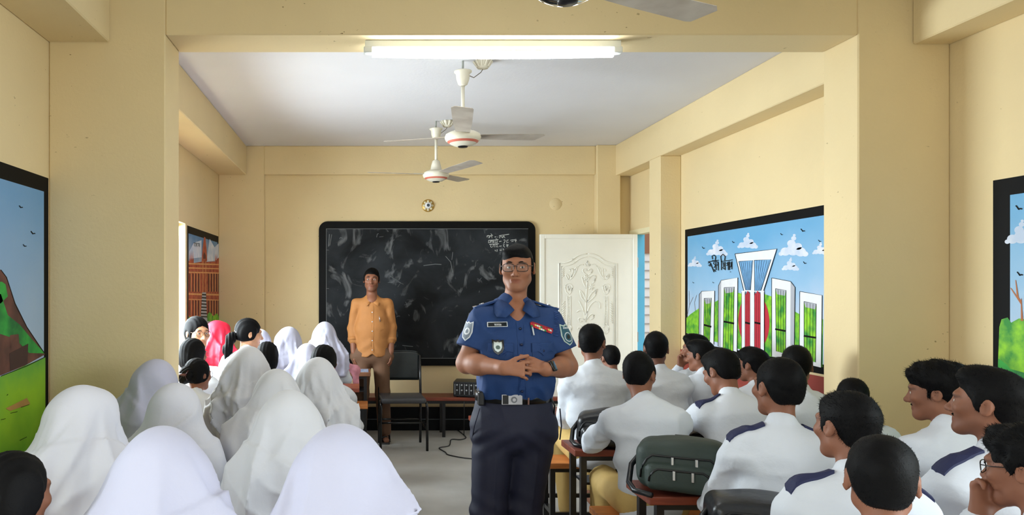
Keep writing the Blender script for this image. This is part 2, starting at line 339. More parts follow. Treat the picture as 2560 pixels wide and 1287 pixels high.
for a,b in ((494,518),(553,584),(626,652)):
    A.poly('tower_leg', C4((a,690),(b,690),(b,1128),(a,1118)), PW, 9.5); A.lines('tower_leg_edge', [C4((a,700),(a,1118)), C4((b,700),(b,1128))], INK, 9.9, .9)
for x,y,s in ((222,390,1.1),(432,350,1),(770,295,1),(918,268,1.6),(1036,342,1.1),(932,495,1.2),(152,633,.7),(292,633,.7)): bird(A, *C4((x,y))[0], s, 4)
tx = []   # hand-painted Bengali caption
for pts in ([(258,498),(268,490),(276,500),(272,520),(262,512),(270,506)],[(276,500),(300,560)],[(286,480),(304,478),(296,500),(310,512),(300,530)],[(290,470),(286,448),(300,440),(312,452),(308,476)],[(312,478),(314,545)],[(300,540),(312,556)],[(318,490),(326,484),(328,508),(318,512)],[(328,490),(330,548)],
            [(258,488),(332,476)],[(352,488),(352,545)],[(352,488),(346,450),(362,434),(378,450),(374,478)],[(364,490),(368,520),(360,528),(374,540)],[(376,488),(378,545)],[(384,500),(394,494),(396,510),(386,514)],[(398,486),(400,545)],[(408,484),(408,545)],[(408,500),(422,490),(420,520),(410,524)],[(424,484),(424,540)],[(414,556),(416,560)],[(348,486),(430,474)]):
    tx.append(C4(*pts))
A.lines('caption', tx, INK, 10, 1.9)
# old brick hall mural, far left
Bm = Mural('brick_hall_mural', 'narrow wall painting of an orange brick hall with towers, at the far left corner', XL, (XL, 6.8, 1.0))
Bm.rect('border', 6.16, 7.50, .98, 2.03, INK, 0); Bm.rect('sky', 6.205, 7.45, 1.02, 1.965, grad_mat('mural_sky_deep',(200,206,218),(84,130,176),1.5,1.95,None,.4,6), 1)
C3 = lambda *P: [(430+x/2.796, 500+y/2.796) for x,y in P]
OR = mat('mural_brick', (196,98,62), .6, rgb2=(150,52,40), vscale=14); ORL = mat('mural_brick_light', (232,168,104), .6, var=.15, vscale=20); ORD = mat('mural_brick_dark', (96,34,34), .6)
Bm.poly('cloud', C3((118,360),(150,300),(205,280),(205,400),(118,410)), CLOUD, 1.5); Bm.poly('cloud', C3((244,400),(262,270),(296,330),(326,300),(326,420),(244,430)), CLOUD, 1.5)
Bm.poly('hall', C3((114,425),(150,412),(150,440),(206,430),(206,415),(240,420),(240,432),(300,428),(326,400),(326,830),(114,820)), OR, 2)
Bm.poly('tower', C3((206,420),(212,340),(222,256),(232,262),(240,345),(244,425)), OR, 2.4)
for x in (124,134,144,302,312): Bm.poly('spire', C3((x-4,425),(x,352+ (20 if x>300 else 0)),(x+4,425)), OR, 2.2)
for y,h in ((440,9),(470,8),(500,8),(650,12),(690,6)): Bm.poly('string_course', C3((114,y),(326,y+6),(326,y+h+6),(114,y+h)), ORL, 3)
for x in (118,140,160,180,250,270,288,306,318):
    Bm.poly('arcade_bay', C3((x,515),(x+10,515),(x+10,640),(x,640)), ORD, 3.2); Bm.poly('arcade_bay', C3((x,702),(x+10,702),(x+10,810),(x,805)), ORD, 3.2)
    Bm.poly('column', C3((x+10,508),(x+14,508),(x+14,640),(x+10,640)), ORL, 3.4); Bm.poly('column', C3((x+10,698),(x+14,698),(x+14,812),(x+10,812)), ORL, 3.4)
for x in (212,232): Bm.poly('tower_rib', C3((x,425),(x+4,425),(x+4,650),(x,650)), ORL, 3.6)
Bm.poly('tower_arch', C3((216,385),(224,362),(234,385),(234,410),(216,410)), ORD, 3.6)
Bm.poly('path', C3((208,645),(234,645),(242,835),(198,832)), PG, 4)
Bm.lines('path_steps', [C3((207-(k*1.2),660+k*22),(236+k*.9,662+k*22)) for k in range(8)], INK, 4.4, 3)
Bm.poly('grass', C3((114,815),(198,820),(198,850),(114,845)), LEAF, 4.2); Bm.poly('grass', C3((244,800),(262,780),(285,812),(310,790),(328,815),(328,850),(244,845)), LEAF, 4.2)
Bm.lines('caption', [C3((148,298),(192,304)), C3((152,300),(152,322)), C3((160,302),(166,314),(158,324)), C3((170,302),(170,326)), C3((178,304),(186,314),(178,324)), C3((190,304),(190,328))], INK, 4, 1.0)
# hill mural at the near left
Cm = Mural('hill_mural', 'wall painting of a rocky green hill under blue sky, in a black border', XL, (XL, 2.8, .9))
Cm.rect('border', 1.7, 3.435, .60, 2.02, INK, 0); Cm.rect('sky', 1.7, 3.385, .66, 1.95, grad_mat('mural_sky_soft',(170,190,214),(112,160,206),1.2,1.9), 1)
C2 = lambda *P: [(x/1.693, 380+y/1.693) for x,y in P]
BR = mat('mural_rock', (116,72,62), .6, rgb2=(74,46,44), vscale=7); GR = mat('mural_hill_green', (52,170,66), .6, rgb2=(22,104,52), vscale=8)
Cm.poly('grass', C2((-1145,1010),(-260,940),(0,950),(100,905),(190,868),(190,1330),(-260,1520),(-1145,2040)), grad_mat('mural_grass',(60,150,30),(30,140,70),.7,1.28,(150,200,40),.3,5), 2)
Cm.poly('hill', C2((-1000,1000),(-600,760),(-260,600),(-120,500),(0,498),(24,530),(60,640),(110,740),(188,856),(100,905),(0,945),(-260,940)), BR, 3)
Cm.poly('hill_green', C2((-200,640),(0,600),(30,690),(80,730),(130,790),(186,852),(120,850),(60,790),(0,770),(-200,800)), GR, 3.6)
Cm.poly('hill_green', C2((-60,560),(4,548),(20,560),(30,610),(0,640),(-60,650)), GR, 3.6)
Cm.poly('rock', C2((38,775),(75,770),(78,810),(42,830)), BR, 4.2); Cm.poly('rock', C2((36,852),(116,810),(112,898),(40,925)), mat('mural_rock_dark',(66,42,42),.6), 4.2)
Cm.poly('earth_patch', C2((20,1085),(110,1040),(125,1065),(40,1095)), mat('mural_earth',(196,150,84),.6,var=.2), 4)
Cm.lines('outline', [C2((0,498),(24,530),(60,640),(110,740),(188,856)), C2((186,868),(110,905),(0,948))], INK, 4.6, 1.6)
Cm.lines('grass_strokes', [C2((0,1132),(20,1128)), C2((40,1105),(70,1098)), C2((85,1080),(120,1068)), C2((25,1030),(30,1024)), C2((80,1220),(110,1205))], INK, 4.6, 1.2)
for x,y,s in ((85,232,1.4),(136,342,1.7),(101,396,1.3)): bird(Cm, *C2((x,y))[0], s, 4)
# tree mural at the near right
Dm = Mural('tree_mural', 'black-bordered wall painting of an orange tree and green bush at the right edge', XR, (XR, 2.6, .9))
Dm.rect('border', 1.6, 3.205, .86, 1.975, INK, 0); Dm.rect('sky', 1.6, 3.12, .92, 1.90, SKY, 1)
Dm.rect('meadow', 1.6, 3.12, .92, 1.14, mat('mural_meadow',(70,150,50),.6,rgb2=(40,120,50),vscale=9), 1.6)
C5 = lambda *P: [(2440+x/2.3, 400+y/2.3) for x,y in P]
Dm.poly('bush', C5((137,960),(150,915),(185,905),(205,935),(250,910),(290,915),(420,900),(900,940),(1500,900),(2400,1000),(3730,1080),(3730,2190),(2000,1640),(900,1390),(420,1290),(128,1215)), LEAF, 2)
Dm.poly('undergrowth', C5((132,1140),(180,1175),(200,1200),(420,1260),(1500,1420),(3730,1900),(3730,2195),(2000,1645),(900,1392),(420,1292),(128,1218)), GR, 2.6)
Dm.poly('tree_trunk', C5((262,925),(262,830),(200,735),(206,735),(238,780),(230,690),(234,690),(250,790),(262,805),(266,790),(270,860),(276,925)), mat('mural_trunk',(190,112,62),.6,var=.2), 3)
cloud(Dm, *C5((262,440))[0], .8, 2)
for x,y,s in ((250,275,2.4),(256,655,2.2)): bird(Dm, *C5((x,y))[0], s, 4)
# ------------------------------------------------------------------ door, yard outside
IV = mat('ivory_door', (246,243,232), .35, var=.03, vscale=5)
DY = 7.26; dx1, dx0 = 2.775, 1.795; zt = 2.035
dr = bpy.data.objects.new('door_1', None); COL.objects.link(dr); dr['kind'] = 'structure'; dr['label'] = 'open ivory door with a moulded floral panel'; dr.location = (dx1, DY, 0)
def dbx(a,b): return (a[0]-dx1,a[1]-DY,a[2]),(b[0]-dx1,b[1]-DY,b[2])
MB().bbox(*dbx((dx0,DY,.02),(dx1,DY+.035,zt)), .004).build('leaf', IV, dr)
mb = MB(); e = .045
for a,b in (((dx0,DY-.012,.02),(dx0+e,DY,zt)),((dx1-e,DY-.012,.02),(dx1,DY,zt)),((dx0+e,DY-.012,zt-e),(dx1-e,DY,zt)),((dx0+e,DY-.012,.02),(dx1-e,DY,.02+e))): mb.bbox(*dbx(a,b), .004, seg=1)
mb.build('edge_moulding', IV, dr)
CD = lambda x,y: at(1320+x/3.785, 560+y/3.785, DY-.002)-Vector((dx1,DY,0))
def relief(L, r, name='panel_relief'):
    mb = MB()
    for pts in L: mb.tube([CD(*p) for p in pts], r, 6)
    return mb.build(name, IV, dr, smooth=True)
def mir(pts): return [(1126-x, y) for x,y in pts]
arch = [(563,280)]+bez((563,280),(480,280),(430,330),6)+bez((430,330),(380,372),(292,372),6)
for off,r in ((0,.008),(1,.005)):
    k = off*24; p = [(min(563,x+k*.8 if x<540 else x), y+k*1.15) for x,y in arch]; L = p+[(p[-1][0], 1900-k)]
    relief([L, mir(L), [(p[-1][0],1900-k),(1126-p[-1][0],1900-k)]], r, 'panel_moulding')
half = [bez((385,525),(350,500),(360,470),4)+bez((360,470),(390,480),(385,525),4), bez((395,525),(440,500),(470,400),6)+bez((470,400),(500,370),(530,385),4), bez((395,450),(390,415),(420,420),4)+bez((420,420),(430,450),(410,500),4), bez((440,460),(430,420),(470,400),4),
        bez((350,600),(352,560),(386,565),5)+bez((386,565),(424,570),(420,605),5)+bez((420,605),(405,660),(386,665),4)+bez((386,665),(355,650),(350,600),4), [(386,585),(374,605),(386,628),(398,605),(386,585)], [(372,680),(372,960)], [(402,680),(402,960)], bez((372,960),(340,990),(386,1040),5), bez((402,960),(430,990),(386,1040),5)]
half += [[(318,430+i*18),(340,412+i*18)] for i in range(5)]+[[(322,760+i*22),(348,730+i*22)] for i in range(9)]
relief(half+[mir(p) for p in half], .0045)
relief([[(387,690+i*14),(387,697+i*14)] for i in range(19)]+[[(739,690+i*14),(739,697+i*14)] for i in range(19)], .006, 'panel_beads')
fl = [bez((545,925),(540,760),(560,560),8), bez((545,925),(530,800),(480,725),6), bez((548,900),(560,760),(640,725),6)+bez((640,725),(690,730),(680,800),5), bez((545,860),(510,790),(462,830),6), bez((540,905),(480,870),(475,905),5)+bez((475,905),(480,935),(510,920),4), bez((556,900),(600,830),(625,860),5)+bez((625,860),(620,900),(590,900),4),
      bez((550,740),(490,700),(492,625),6)+bez((492,625),(530,650),(550,740),6), bez((560,740),(580,650),(650,615),6)+bez((650,615),(650,690),(560,740),6), bez((555,610),(520,570),(510,500),5), bez((560,600),(545,540),(590,500),5)+bez((590,500),(610,470),(640,490),5)+bez((640,490),(640,540),(610,560),4), bez((560,480),(520,470),(515,430),5)+bez((515,430),(540,410),(560,440),4), bez((566,480),(606,470),(608,435),5)+bez((608,435),(590,410),(566,440),4), [(563,400),(556,375),(563,350),(570,375),(563,400)], bez((563,400),(535,395),(540,375),4), bez((563,400),(590,395),(586,375),4),
      [(500,950),(545,960),(590,950)], bez((470,990),(480,960),(500,1000),4), bez((630,990),(620,960),(596,1000),4)]
fl += [[(600,595),(600+26*math.cos(a),595+30*math.sin(a))] for a in [i*math.pi/3+.3 for i in range(6)]]+[[(548,508),(548+24*math.cos(a),508+26*math.sin(a))] for a in [i*math.pi/3 for i in range(6)]]
relief(fl, .0055, 'floral_spray')
for z in (.3,1.0,1.75): MB().tube([(0.004,0,z-.05),(.004,0,z+.05)], .008, 8).build('hinge', mat('hinge_steel',(150,150,150),.3,metal=1), dr)
fr = MB()
for a,b in (((XR-.012,7.50,0),(XR+.005,7.555,2.09)),((XR-.012,6.58,0),(XR+.005,6.63,2.09)),((XR-.012,6.63,2.04),(XR+.005,7.50,2.09))): fr.box(a,b)
struct(fr.build('door_frame_1', CREAM))
BLUEP = mat('sky_blue_paint',(96,190,232),.5,var=.08)
struct(MB().box((XR+.006,7.515,0),(XR+.14,7.538,2.05)).build('door_jamb_1', BLUEP))
o = MB().bbox((3.62,8.9,-.14),(3.72,9.0,3.0),.01).build('veranda_post', BLUEP); tag(o, 'sky-blue painted veranda post outside the open door', 'post')
YD = thing('yard_building', 'pale building across the yard, seen through the door gap', 'building', (6.2,13,-.14))
MB().box((-2.5,0,0),(4,1,4.5)).build('wall', mat('pale_yard_wall',(214,208,206),.8,var=.06), YD)
for i in range(14): MB().box((-2.5,-.03,.5+i*.16),(4,0,.515+i*.16)).build('wall_course', mat('yard_course',(150,140,138),.8), YD)
MB().box((-2.5,-.05,2.25),(4,0,2.8)).build('brown_band', mat('yard_brown',(128,84,60),.8), YD)
MB().box((-2.5,-.06,2.8),(4,0,4.5)).build('eaves', mat('yard_grey',(206,206,214),.8), YD)
# ------------------------------------------------------------------ back-wall fittings
o = thing('lamp_holder', 'small round white and brass lamp holder above the blackboard', 'lamp holder', at(1070,514,YB))
R90 = Matrix.Rotation(math.pi/2, 4, 'X')
MB().lathe([(0,.012),(.062,.012),(.066,.006),(.066,0)], 28, R90).build('base_plate', mat('brass_rim',(190,150,70),.4,metal=.4), o, True)
for i in range(8):
    a = i*math.pi/4; MB().lathe([(0,.022),(.012,.020),(.013,.01)], 10, R90 @ Matrix.Translation((.045*math.cos(a),.045*math.sin(a),0))).build('petal', CREAM, o, True)
MB().lathe([(0.016,.045),(.03,.045),(.034,.03),(.036,.01)], 24, R90).build('socket', PW, o, True)
MB().lathe([(0,.03),(.016,.03),(.016,.045)], 16, R90).build('socket_hole', mat('socket_grey',(90,100,110),.5), o)
o = MB().lathe([(0,.006),(.058,.006),(.064,0)], 32, R90).build('cover_plate', WALL, None, True); o.location = at(1389,510,YB); tag(o, 'blank round cover plate painted over on the back wall', 'cover plate')
# ------------------------------------------------------------------ fluorescent tube on the cross beam
TW = mat('tube_glow', (244,250,255), .3, emit=24)
tl = thing('tube_light', 'lit fluorescent tube light under the cross beam', 'light', (.64, 3.53, 2.706))
MB().bbox((-.625,-.02,-.035),(.625,.02,0),.004).build('batten', mat('white_enamel',(222,226,224),.4), tl)
for x in (-.61,.61): MB().bbox((x-.022,-.022,-.062),(x+.022,.022,-.03),.006).build('tube_holder', mat('white_enamel',(222,226,224),.4), tl)
MB().tube([(-.59+1.18*i/16,0,-.060-.008*math.sin(math.pi*i/16)) for i in range(17)], .019, 12).build('tube', TW, tl, True)
# ------------------------------------------------------------------ ceiling fans
FW = mat('fan_enamel', (232,226,208), .4, var=.05, vscale=12); FB = mat('fan_blade_underside', (190,180,168), .45, rgb2=(168,156,144), vscale=9); FR = mat('fan_red_ring', (206,110,92), .4); FK = mat('fan_black', (22,22,26), .3)
CHR = mat('fan_chrome', (210,212,216), .12, metal=1)
def fan(label, y, zc, ang, chrome=False, xo=0.0, up=0.0, tilt=0.0):
    t = thing('ceiling_fan', label, 'ceiling fan', (.657+xo, y, ZC), 0, 'ceiling fans along the room')
    dz = zc-ZC
    MB().tube([(0,0,0),(0,0,-.07)], .007, 8).build('hook', mat('fan_grey',(150,155,150),.4), t)
    MB().lathe([(.014,-.165),(.03,-.155),(.042,-.12),(.046,-.085),(.058,-.075),(.058,-.068),(0,-.068)], 24).build('canopy', FW, t, True)
    MB().tube([(0,0,-.15),(0,0,dz+.10)], .012, 12).build('downrod', FW, t, True)
    MB().lathe([(.014,dz+.135),(.032,dz+.125),(.043,dz+.085),(.050,dz+.05),(.06,dz+.045),(.06,dz+.038),(0.02,dz+.03)], 24).build('upper_cup', FW, t, True)
    MB().lathe([(0.02,dz+.04),(.085,dz+.035),(.112,dz+.02),(.118,dz+.0),(.112,dz-.018),(.095,dz-.03)], 36).build('motor_housing', CHR if chrome else FW, t, True)
    MB().lathe([(.104,dz-.022),(.098,dz-.031),(.088,dz-.038)], 36).build('red_ring', CHR if chrome else FR, t, True)
    MB().lathe([(.09,dz-.036),(.06,dz-.052),(.03,dz-.058)], 36).build('motor_cap', CHR if chrome else FW, t, True)
    MB().lathe([(.034,dz-.056),(.03,dz-.064),(0,dz-.066)], 24).build('motor_badge', FK, t, True)
    for k in range(3):
        M = Matrix.Translation((0,0,dz)) @ Matrix.Rotation(math.radians(tilt), 4, 'Y') @ Matrix.Translation((0,0,-dz)) @ Matrix.Rotation(ang+k*2*math.pi/3, 4, 'Z') @ Matrix.Translation((0,0,dz+.005)) @ Matrix.Rotation(math.radians(-up), 4, 'Y') @ Matrix.Rotation(math.radians(-7), 4, 'X')
        b = MB().prism([(.11,-.045),(.30,-.062),(.585,-.068),(.615,-.045),(.60,.055),(.58,.062),(.30,.056),(.11,.045)], .0022, M).build('blade', FB, t)
        MB().prism([(.06,-.018),(.2,-.034),(.2,.034),(.06,.018)], .005, M @ Matrix.Translation((0,0,.0024))).build('blade_bracket', FW, b)
    return t
fan('cream ceiling fan nearest the lit tube, one blade pointing at the viewer', 4.69, 2.475, math.radians(-98), up=4)
fan('small-looking far ceiling fan in front of the blackboard wall', 6.39, 2.495, math.radians(-62), up=2)
fan('chromed ceiling fan cut off by the top edge of the picture', 2.30, 2.47, math.radians(24), True, up=5, tilt=7)
def rose(px, py, d, label):
    p = at(px, py, d); r = thing('ceiling_rose', label, 'ceiling rose', (p.x, d, ZC))
    MB().lathe([(.05,0),(.05,-.012),(.035,-.03),(.035,-.05),(.0,-.055)], 24).build('base', FW, r, True)
    for i in range(10):
        a = i*math.pi/5; MB().tube([(.036*math.cos(a),.036*math.sin(a),-.04),(.062*math.cos(a),.062*math.sin(a),-.004)], .007, 6).build('petal', FW, r)
    q = at(px-50*4.69/d, py, d).x-p.x
    MB().tube([(0,0,-.055),(-.012,0,-.075),(q*.45,0,-.11),(q*.8,0,-.09)], .003, 6).build('cable', mat('grey_cable',(120,110,100),.6), r)
rose(1207,165,4.69,'flower-shaped ceiling rose with a wire, beside the middle fan'); rose(1118,305,6.39,'flower-shaped ceiling rose behind the middle fan blades')
# ------------------------------------------------------------------ furniture
WOOD = mat('red_brown_wood', (138,66,44), .45, rgb2=(108,48,34), vscale=5, stretch=(1,9,9), bump=.15, bscale=30)
PINE = mat('orange_plank', (206,130,66), .5, rgb2=(176,104,50), vscale=5, stretch=(1,9,9))
STEEL = mat('black_steel', (22,22,25), .35, spec=.6)
def desk(x0, x1, y0, y1, z, label, group, wood=WOOD, pieces=('stretcher',)):
    t = thing('school_desk' if z > .6 else 'school_bench', label, 'desk' if z > .6 else 'bench', ((x0+x1)/2,(y0+y1)/2,0), 0, group)
    hx, hy = (x1-x0)/2, (y1-y0)/2
    MB().bbox((-hx,-hy,z-.032),(hx,hy,z),.004).build('tabletop' if z > .6 else 'seat_plank', wood, t)
    lg = MB().box((-.014,-.014,0),(.014,.014,z-.032)).mesh('leg')
    for sx in (-1,1):
        for sy in (-1,1): link('leg', lg, STEEL, t, loc=(sx*(hx-.05), sy*(hy-.035), 0))
    MB().box((-hx+.05,hy-.045,.14),(hx-.05,hy-.025,.165)).build('stretcher', STEEL, t)
    rl = MB().box((-.012,-hy+.04,.20),(.012,hy-.04,.225)).mesh('side_rail')
    for sx in (-1,1): link('side_rail', rl, STEEL, t, loc=(sx*(hx-.05),0,0))
    rl2 = MB().box((-hx+.05,-.010,z-.057),(hx-.05,.010,z-.033)).mesh('apron')
    for sy in (-1,1): link('apron', rl2, STEEL, t, loc=(0,sy*(hy-.035),0))
    if z > .6: MB().box((-hx+.06,-hy+.05,z-.18),(hx-.06,hy-.05,z-.168)).build('book_shelf', STEEL, t)
    return t
BZ, DZ = .50, .72
ords = ['row nearest the viewer','second row from the viewer','third row from the viewer','fourth row from the viewer','front row by the blackboard']
for i,(db,dd) in enumerate(((1.42,1.71),(1.98,2.27),(2.52,2.80),(3.19,3.57),(4.20,4.58))):
    desk((1.02,1.02,1.07,1.02,1.02)[i], 2.34 if i > 1 else 2.5, dd-.12, dd+.12, DZ, 'red-brown topped desk of the boys on the right, '+ords[i], 'desks on the right')
    desk(1.04, 2.34 if i > 1 else 2.5, db-.11, db+.11, BZ, 'orange plank bench of the boys on the right, '+ords[i], 'benches on the right', PINE)
desk(.83, 2.4, 5.36, 5.62, BZ, 'empty bench behind the police officer with black legs', 'benches on the right', WOOD)
for i,(db,dd) in enumerate(((1.66,2.02),(2.45,2.80),(3.25,3.60),(4.15,4.55),(5.35,5.70))):
    desk(-1.42 if i != 2 else -.9, -.02, dd-.14, dd+.14, DZ, 'wooden desk hidden among the girls on the left, '+ords[i], 'desks on the left')
    desk(-1.42 if i != 2 else -.9, -.02, db-.13, db+.13, BZ, 'plank bench under the girls on the left, '+ords[i], 'benches on the left', PINE)
desk(-1.2, .08, 6.56, 6.92, DZ, 'foremost wooden desk on the left with a paper, next to the black chair', 'desks on the left', mat('worn_desk_wood',(150,104,72),.5,rgb2=(120,78,54),vscale=6,stretch=(1,9,9)))
desk(-1.2, .05, 6.1, 6.34, BZ, 'bench of the foremost row of girls on the left', 'benches on the left', PINE)
o = MB().box((-.28,6.62,DZ),(.06,6.86,DZ+.003)).build('paper_sheet', mat('printed_paper',(176,186,206),.7,rgb2=(120,140,180),vscale=30)); tag(o, 'blue-grey printed paper lying on the foremost left desk', 'paper')
bk = thing('wall_bench', 'long low red-brown bench along the wall under the blackboard', 'bench', (.72,7.34,0))
for x0,x1 in ((-.85,.55),(.555,1.5)): MB().bbox((x0,-.15,.365),(x1,.15,.40),.004).build('plank', WOOD, bk)
MB().box((-.8,-.13,.335),(1.45,-.11,.365)).build('apron', STEEL, bk)
for x in (-.75,.1,1.4):
    for y in (-.12,.12): MB().box((x-.015,y-.015,0),(x+.015,y+.015,.365)).build('leg', STEEL, bk)
# amplifier on the wall bench
am = thing('amplifier', 'black amplifier mixer with rows of knobs on the wall bench', 'amplifier', (1.14,7.29,.40), math.radians(-14))
AK = mat('amp_black', (26,26,30), .4); AW = mat('amp_print', (170,172,176), .5)
MB().bbox((-.20,-.13,.008),(.20,.14,.155),.006).build('case', AK, am)
for i in range(5):
    MB().box((-.185+i*.047,-.133,.03),(-.181+i*.047,-.1295,.135)).build('panel_line', AW, am)
    for j in range(4): MB().lathe([(0,.012),(.007,.012),(.009,0)], 10, Matrix.Translation((-.162+i*.047,-.13,.045+j*.026)) @ R90).build('knob', AW if j%2 else STEEL, am, True)
for x,z in ((.09,.10),(.14,.06),(.16,.115)): MB().lathe([(0,.016),(.016,.016),(.02,0)], 16, Matrix.Translation((x,-.13,z)) @ R90).build('dial', mat('amp_dial',(70,72,76),.35), am, True)
for sx in (-.16,.16):
    for sy in (-.1,.1): MB().lathe([(0,0),(.014,0),(.014,.01)], 10, Matrix.Translation((sx,sy,0))).build('rubber_foot', STEEL, am)
# power cable on the floor
pts = [at(x,y,F*EYE/(y-CY)) for x,y in ((1143,1076),(1152,1082),(1165,1095),(1150,1100),(1128,1100),(1123,1115),(1098,1121),(1114,1132),(1120,1138),(1160,1146),(1210,1150),(1260,1156))]
cv = [Vector((p.x,p.y,.006)) for p in pts]
sm = []
for i in range(len(cv)-1):
    a,b,c,d = cv[max(i-1,0)],cv[i],cv[i+1],cv[min(i+2,len(cv)-1)]
    for k in range(5): t = k/5; sm.append(.5*((2*b)+(c-a)*t+(2*a-5*b+4*c-d)*t*t+(3*b-a-3*c+d)*t**3))
o = MB().tube(sm, .005, 6).build('power_cable', STEEL, None, True); tag(o, 'thin black power cable winding over the bare floor', 'cable')
MB().tube([(1.02,7.2,.40),(1.02,7.19,.3),(1.02,7.2,.02)], .004, 6).build('mains_lead', STEEL, None, True)
tag(bpy.data.objects['mains_lead'], 'straight black lead hanging from the amplifier over the bench edge', 'cable')
# black office chair in front of the teacher
ch = thing('metal_chair', 'black metal chair with padded vinyl seat and back', 'chair', (.375,6.76,0), math.radians(3))
VIN = mat('black_vinyl', (20,26,26), .28, var=.15, vscale=15, bump=.05, bscale=200); VS = mat('grey_seat_vinyl', (72,72,76), .4, var=.15, vscale=12); TUBE = mat('black_tube', (18,18,20), .25, spec=.6)
for s in (-1,1):
    MB().tube([(s*.215,-.17,0),(s*.212,-.175,.40),(s*.208,-.16,.44),(s*.205,-.05,.445)], .0125, 10).build('front_leg', TUBE, ch, True)
    MB().tube([(s*.20,.20,0),(s*.20,.175,.42),(s*.20,.20,.60),(s*.20,.235,.84)], .0125, 10).build('back_leg', TUBE, ch, True)
    MB().tube([(s*.213,-.17,.20),(s*.20,.19,.20)], .008, 8).build('side_stretcher', TUBE, ch, True)
MB().tube([(-.21,-.17,.26),(.21,-.17,.26)], .009, 8).build('front_stretcher', TUBE, ch, True); MB().tube([(-.20,.185,.23),(.20,.185,.23)], .009, 8).build('back_stretcher', TUBE, ch, True)
MB().bbox((-.205,-.19,.435),(.205,.19,.485),.02,seg=4).build('seat', VS, ch, True)
bm = bmesh.new(); bmesh.ops.create_grid(bm, x_segments=12, y_segments=10, size=1)
for v in bm.verts:
    x,y = v.co.x, v.co.y; w = .205*(1-.04*max(0,y)**4); v.co = Vector((x*w*(1-.05*max(0,abs(y)-.8)), .03*(x*x)*-1+.03, .745+y*.145-(.02*abs(x)**6 if y>.8 else 0)))
r = bmesh.ops.extrude_face_region(bm, geom=bm.faces[:]); 
for v in [g for g in r['geom'] if isinstance(g, bmesh.types.BMVert)]: v.co.y += .035
bmesh.ops.recalc_face_normals(bm, faces=bm.faces[:]); bmesh.ops.bevel(bm, geom=[e for e in bm.edges if e.calc_face_angle(0) > .9], offset=.012, segments=3, affect='EDGES')
MB().bm(bm, Matrix.Translation((0,.185,0)) @ Matrix.Rotation(math.radians(-4),4,'X')).build('backrest', VIN, ch, True)
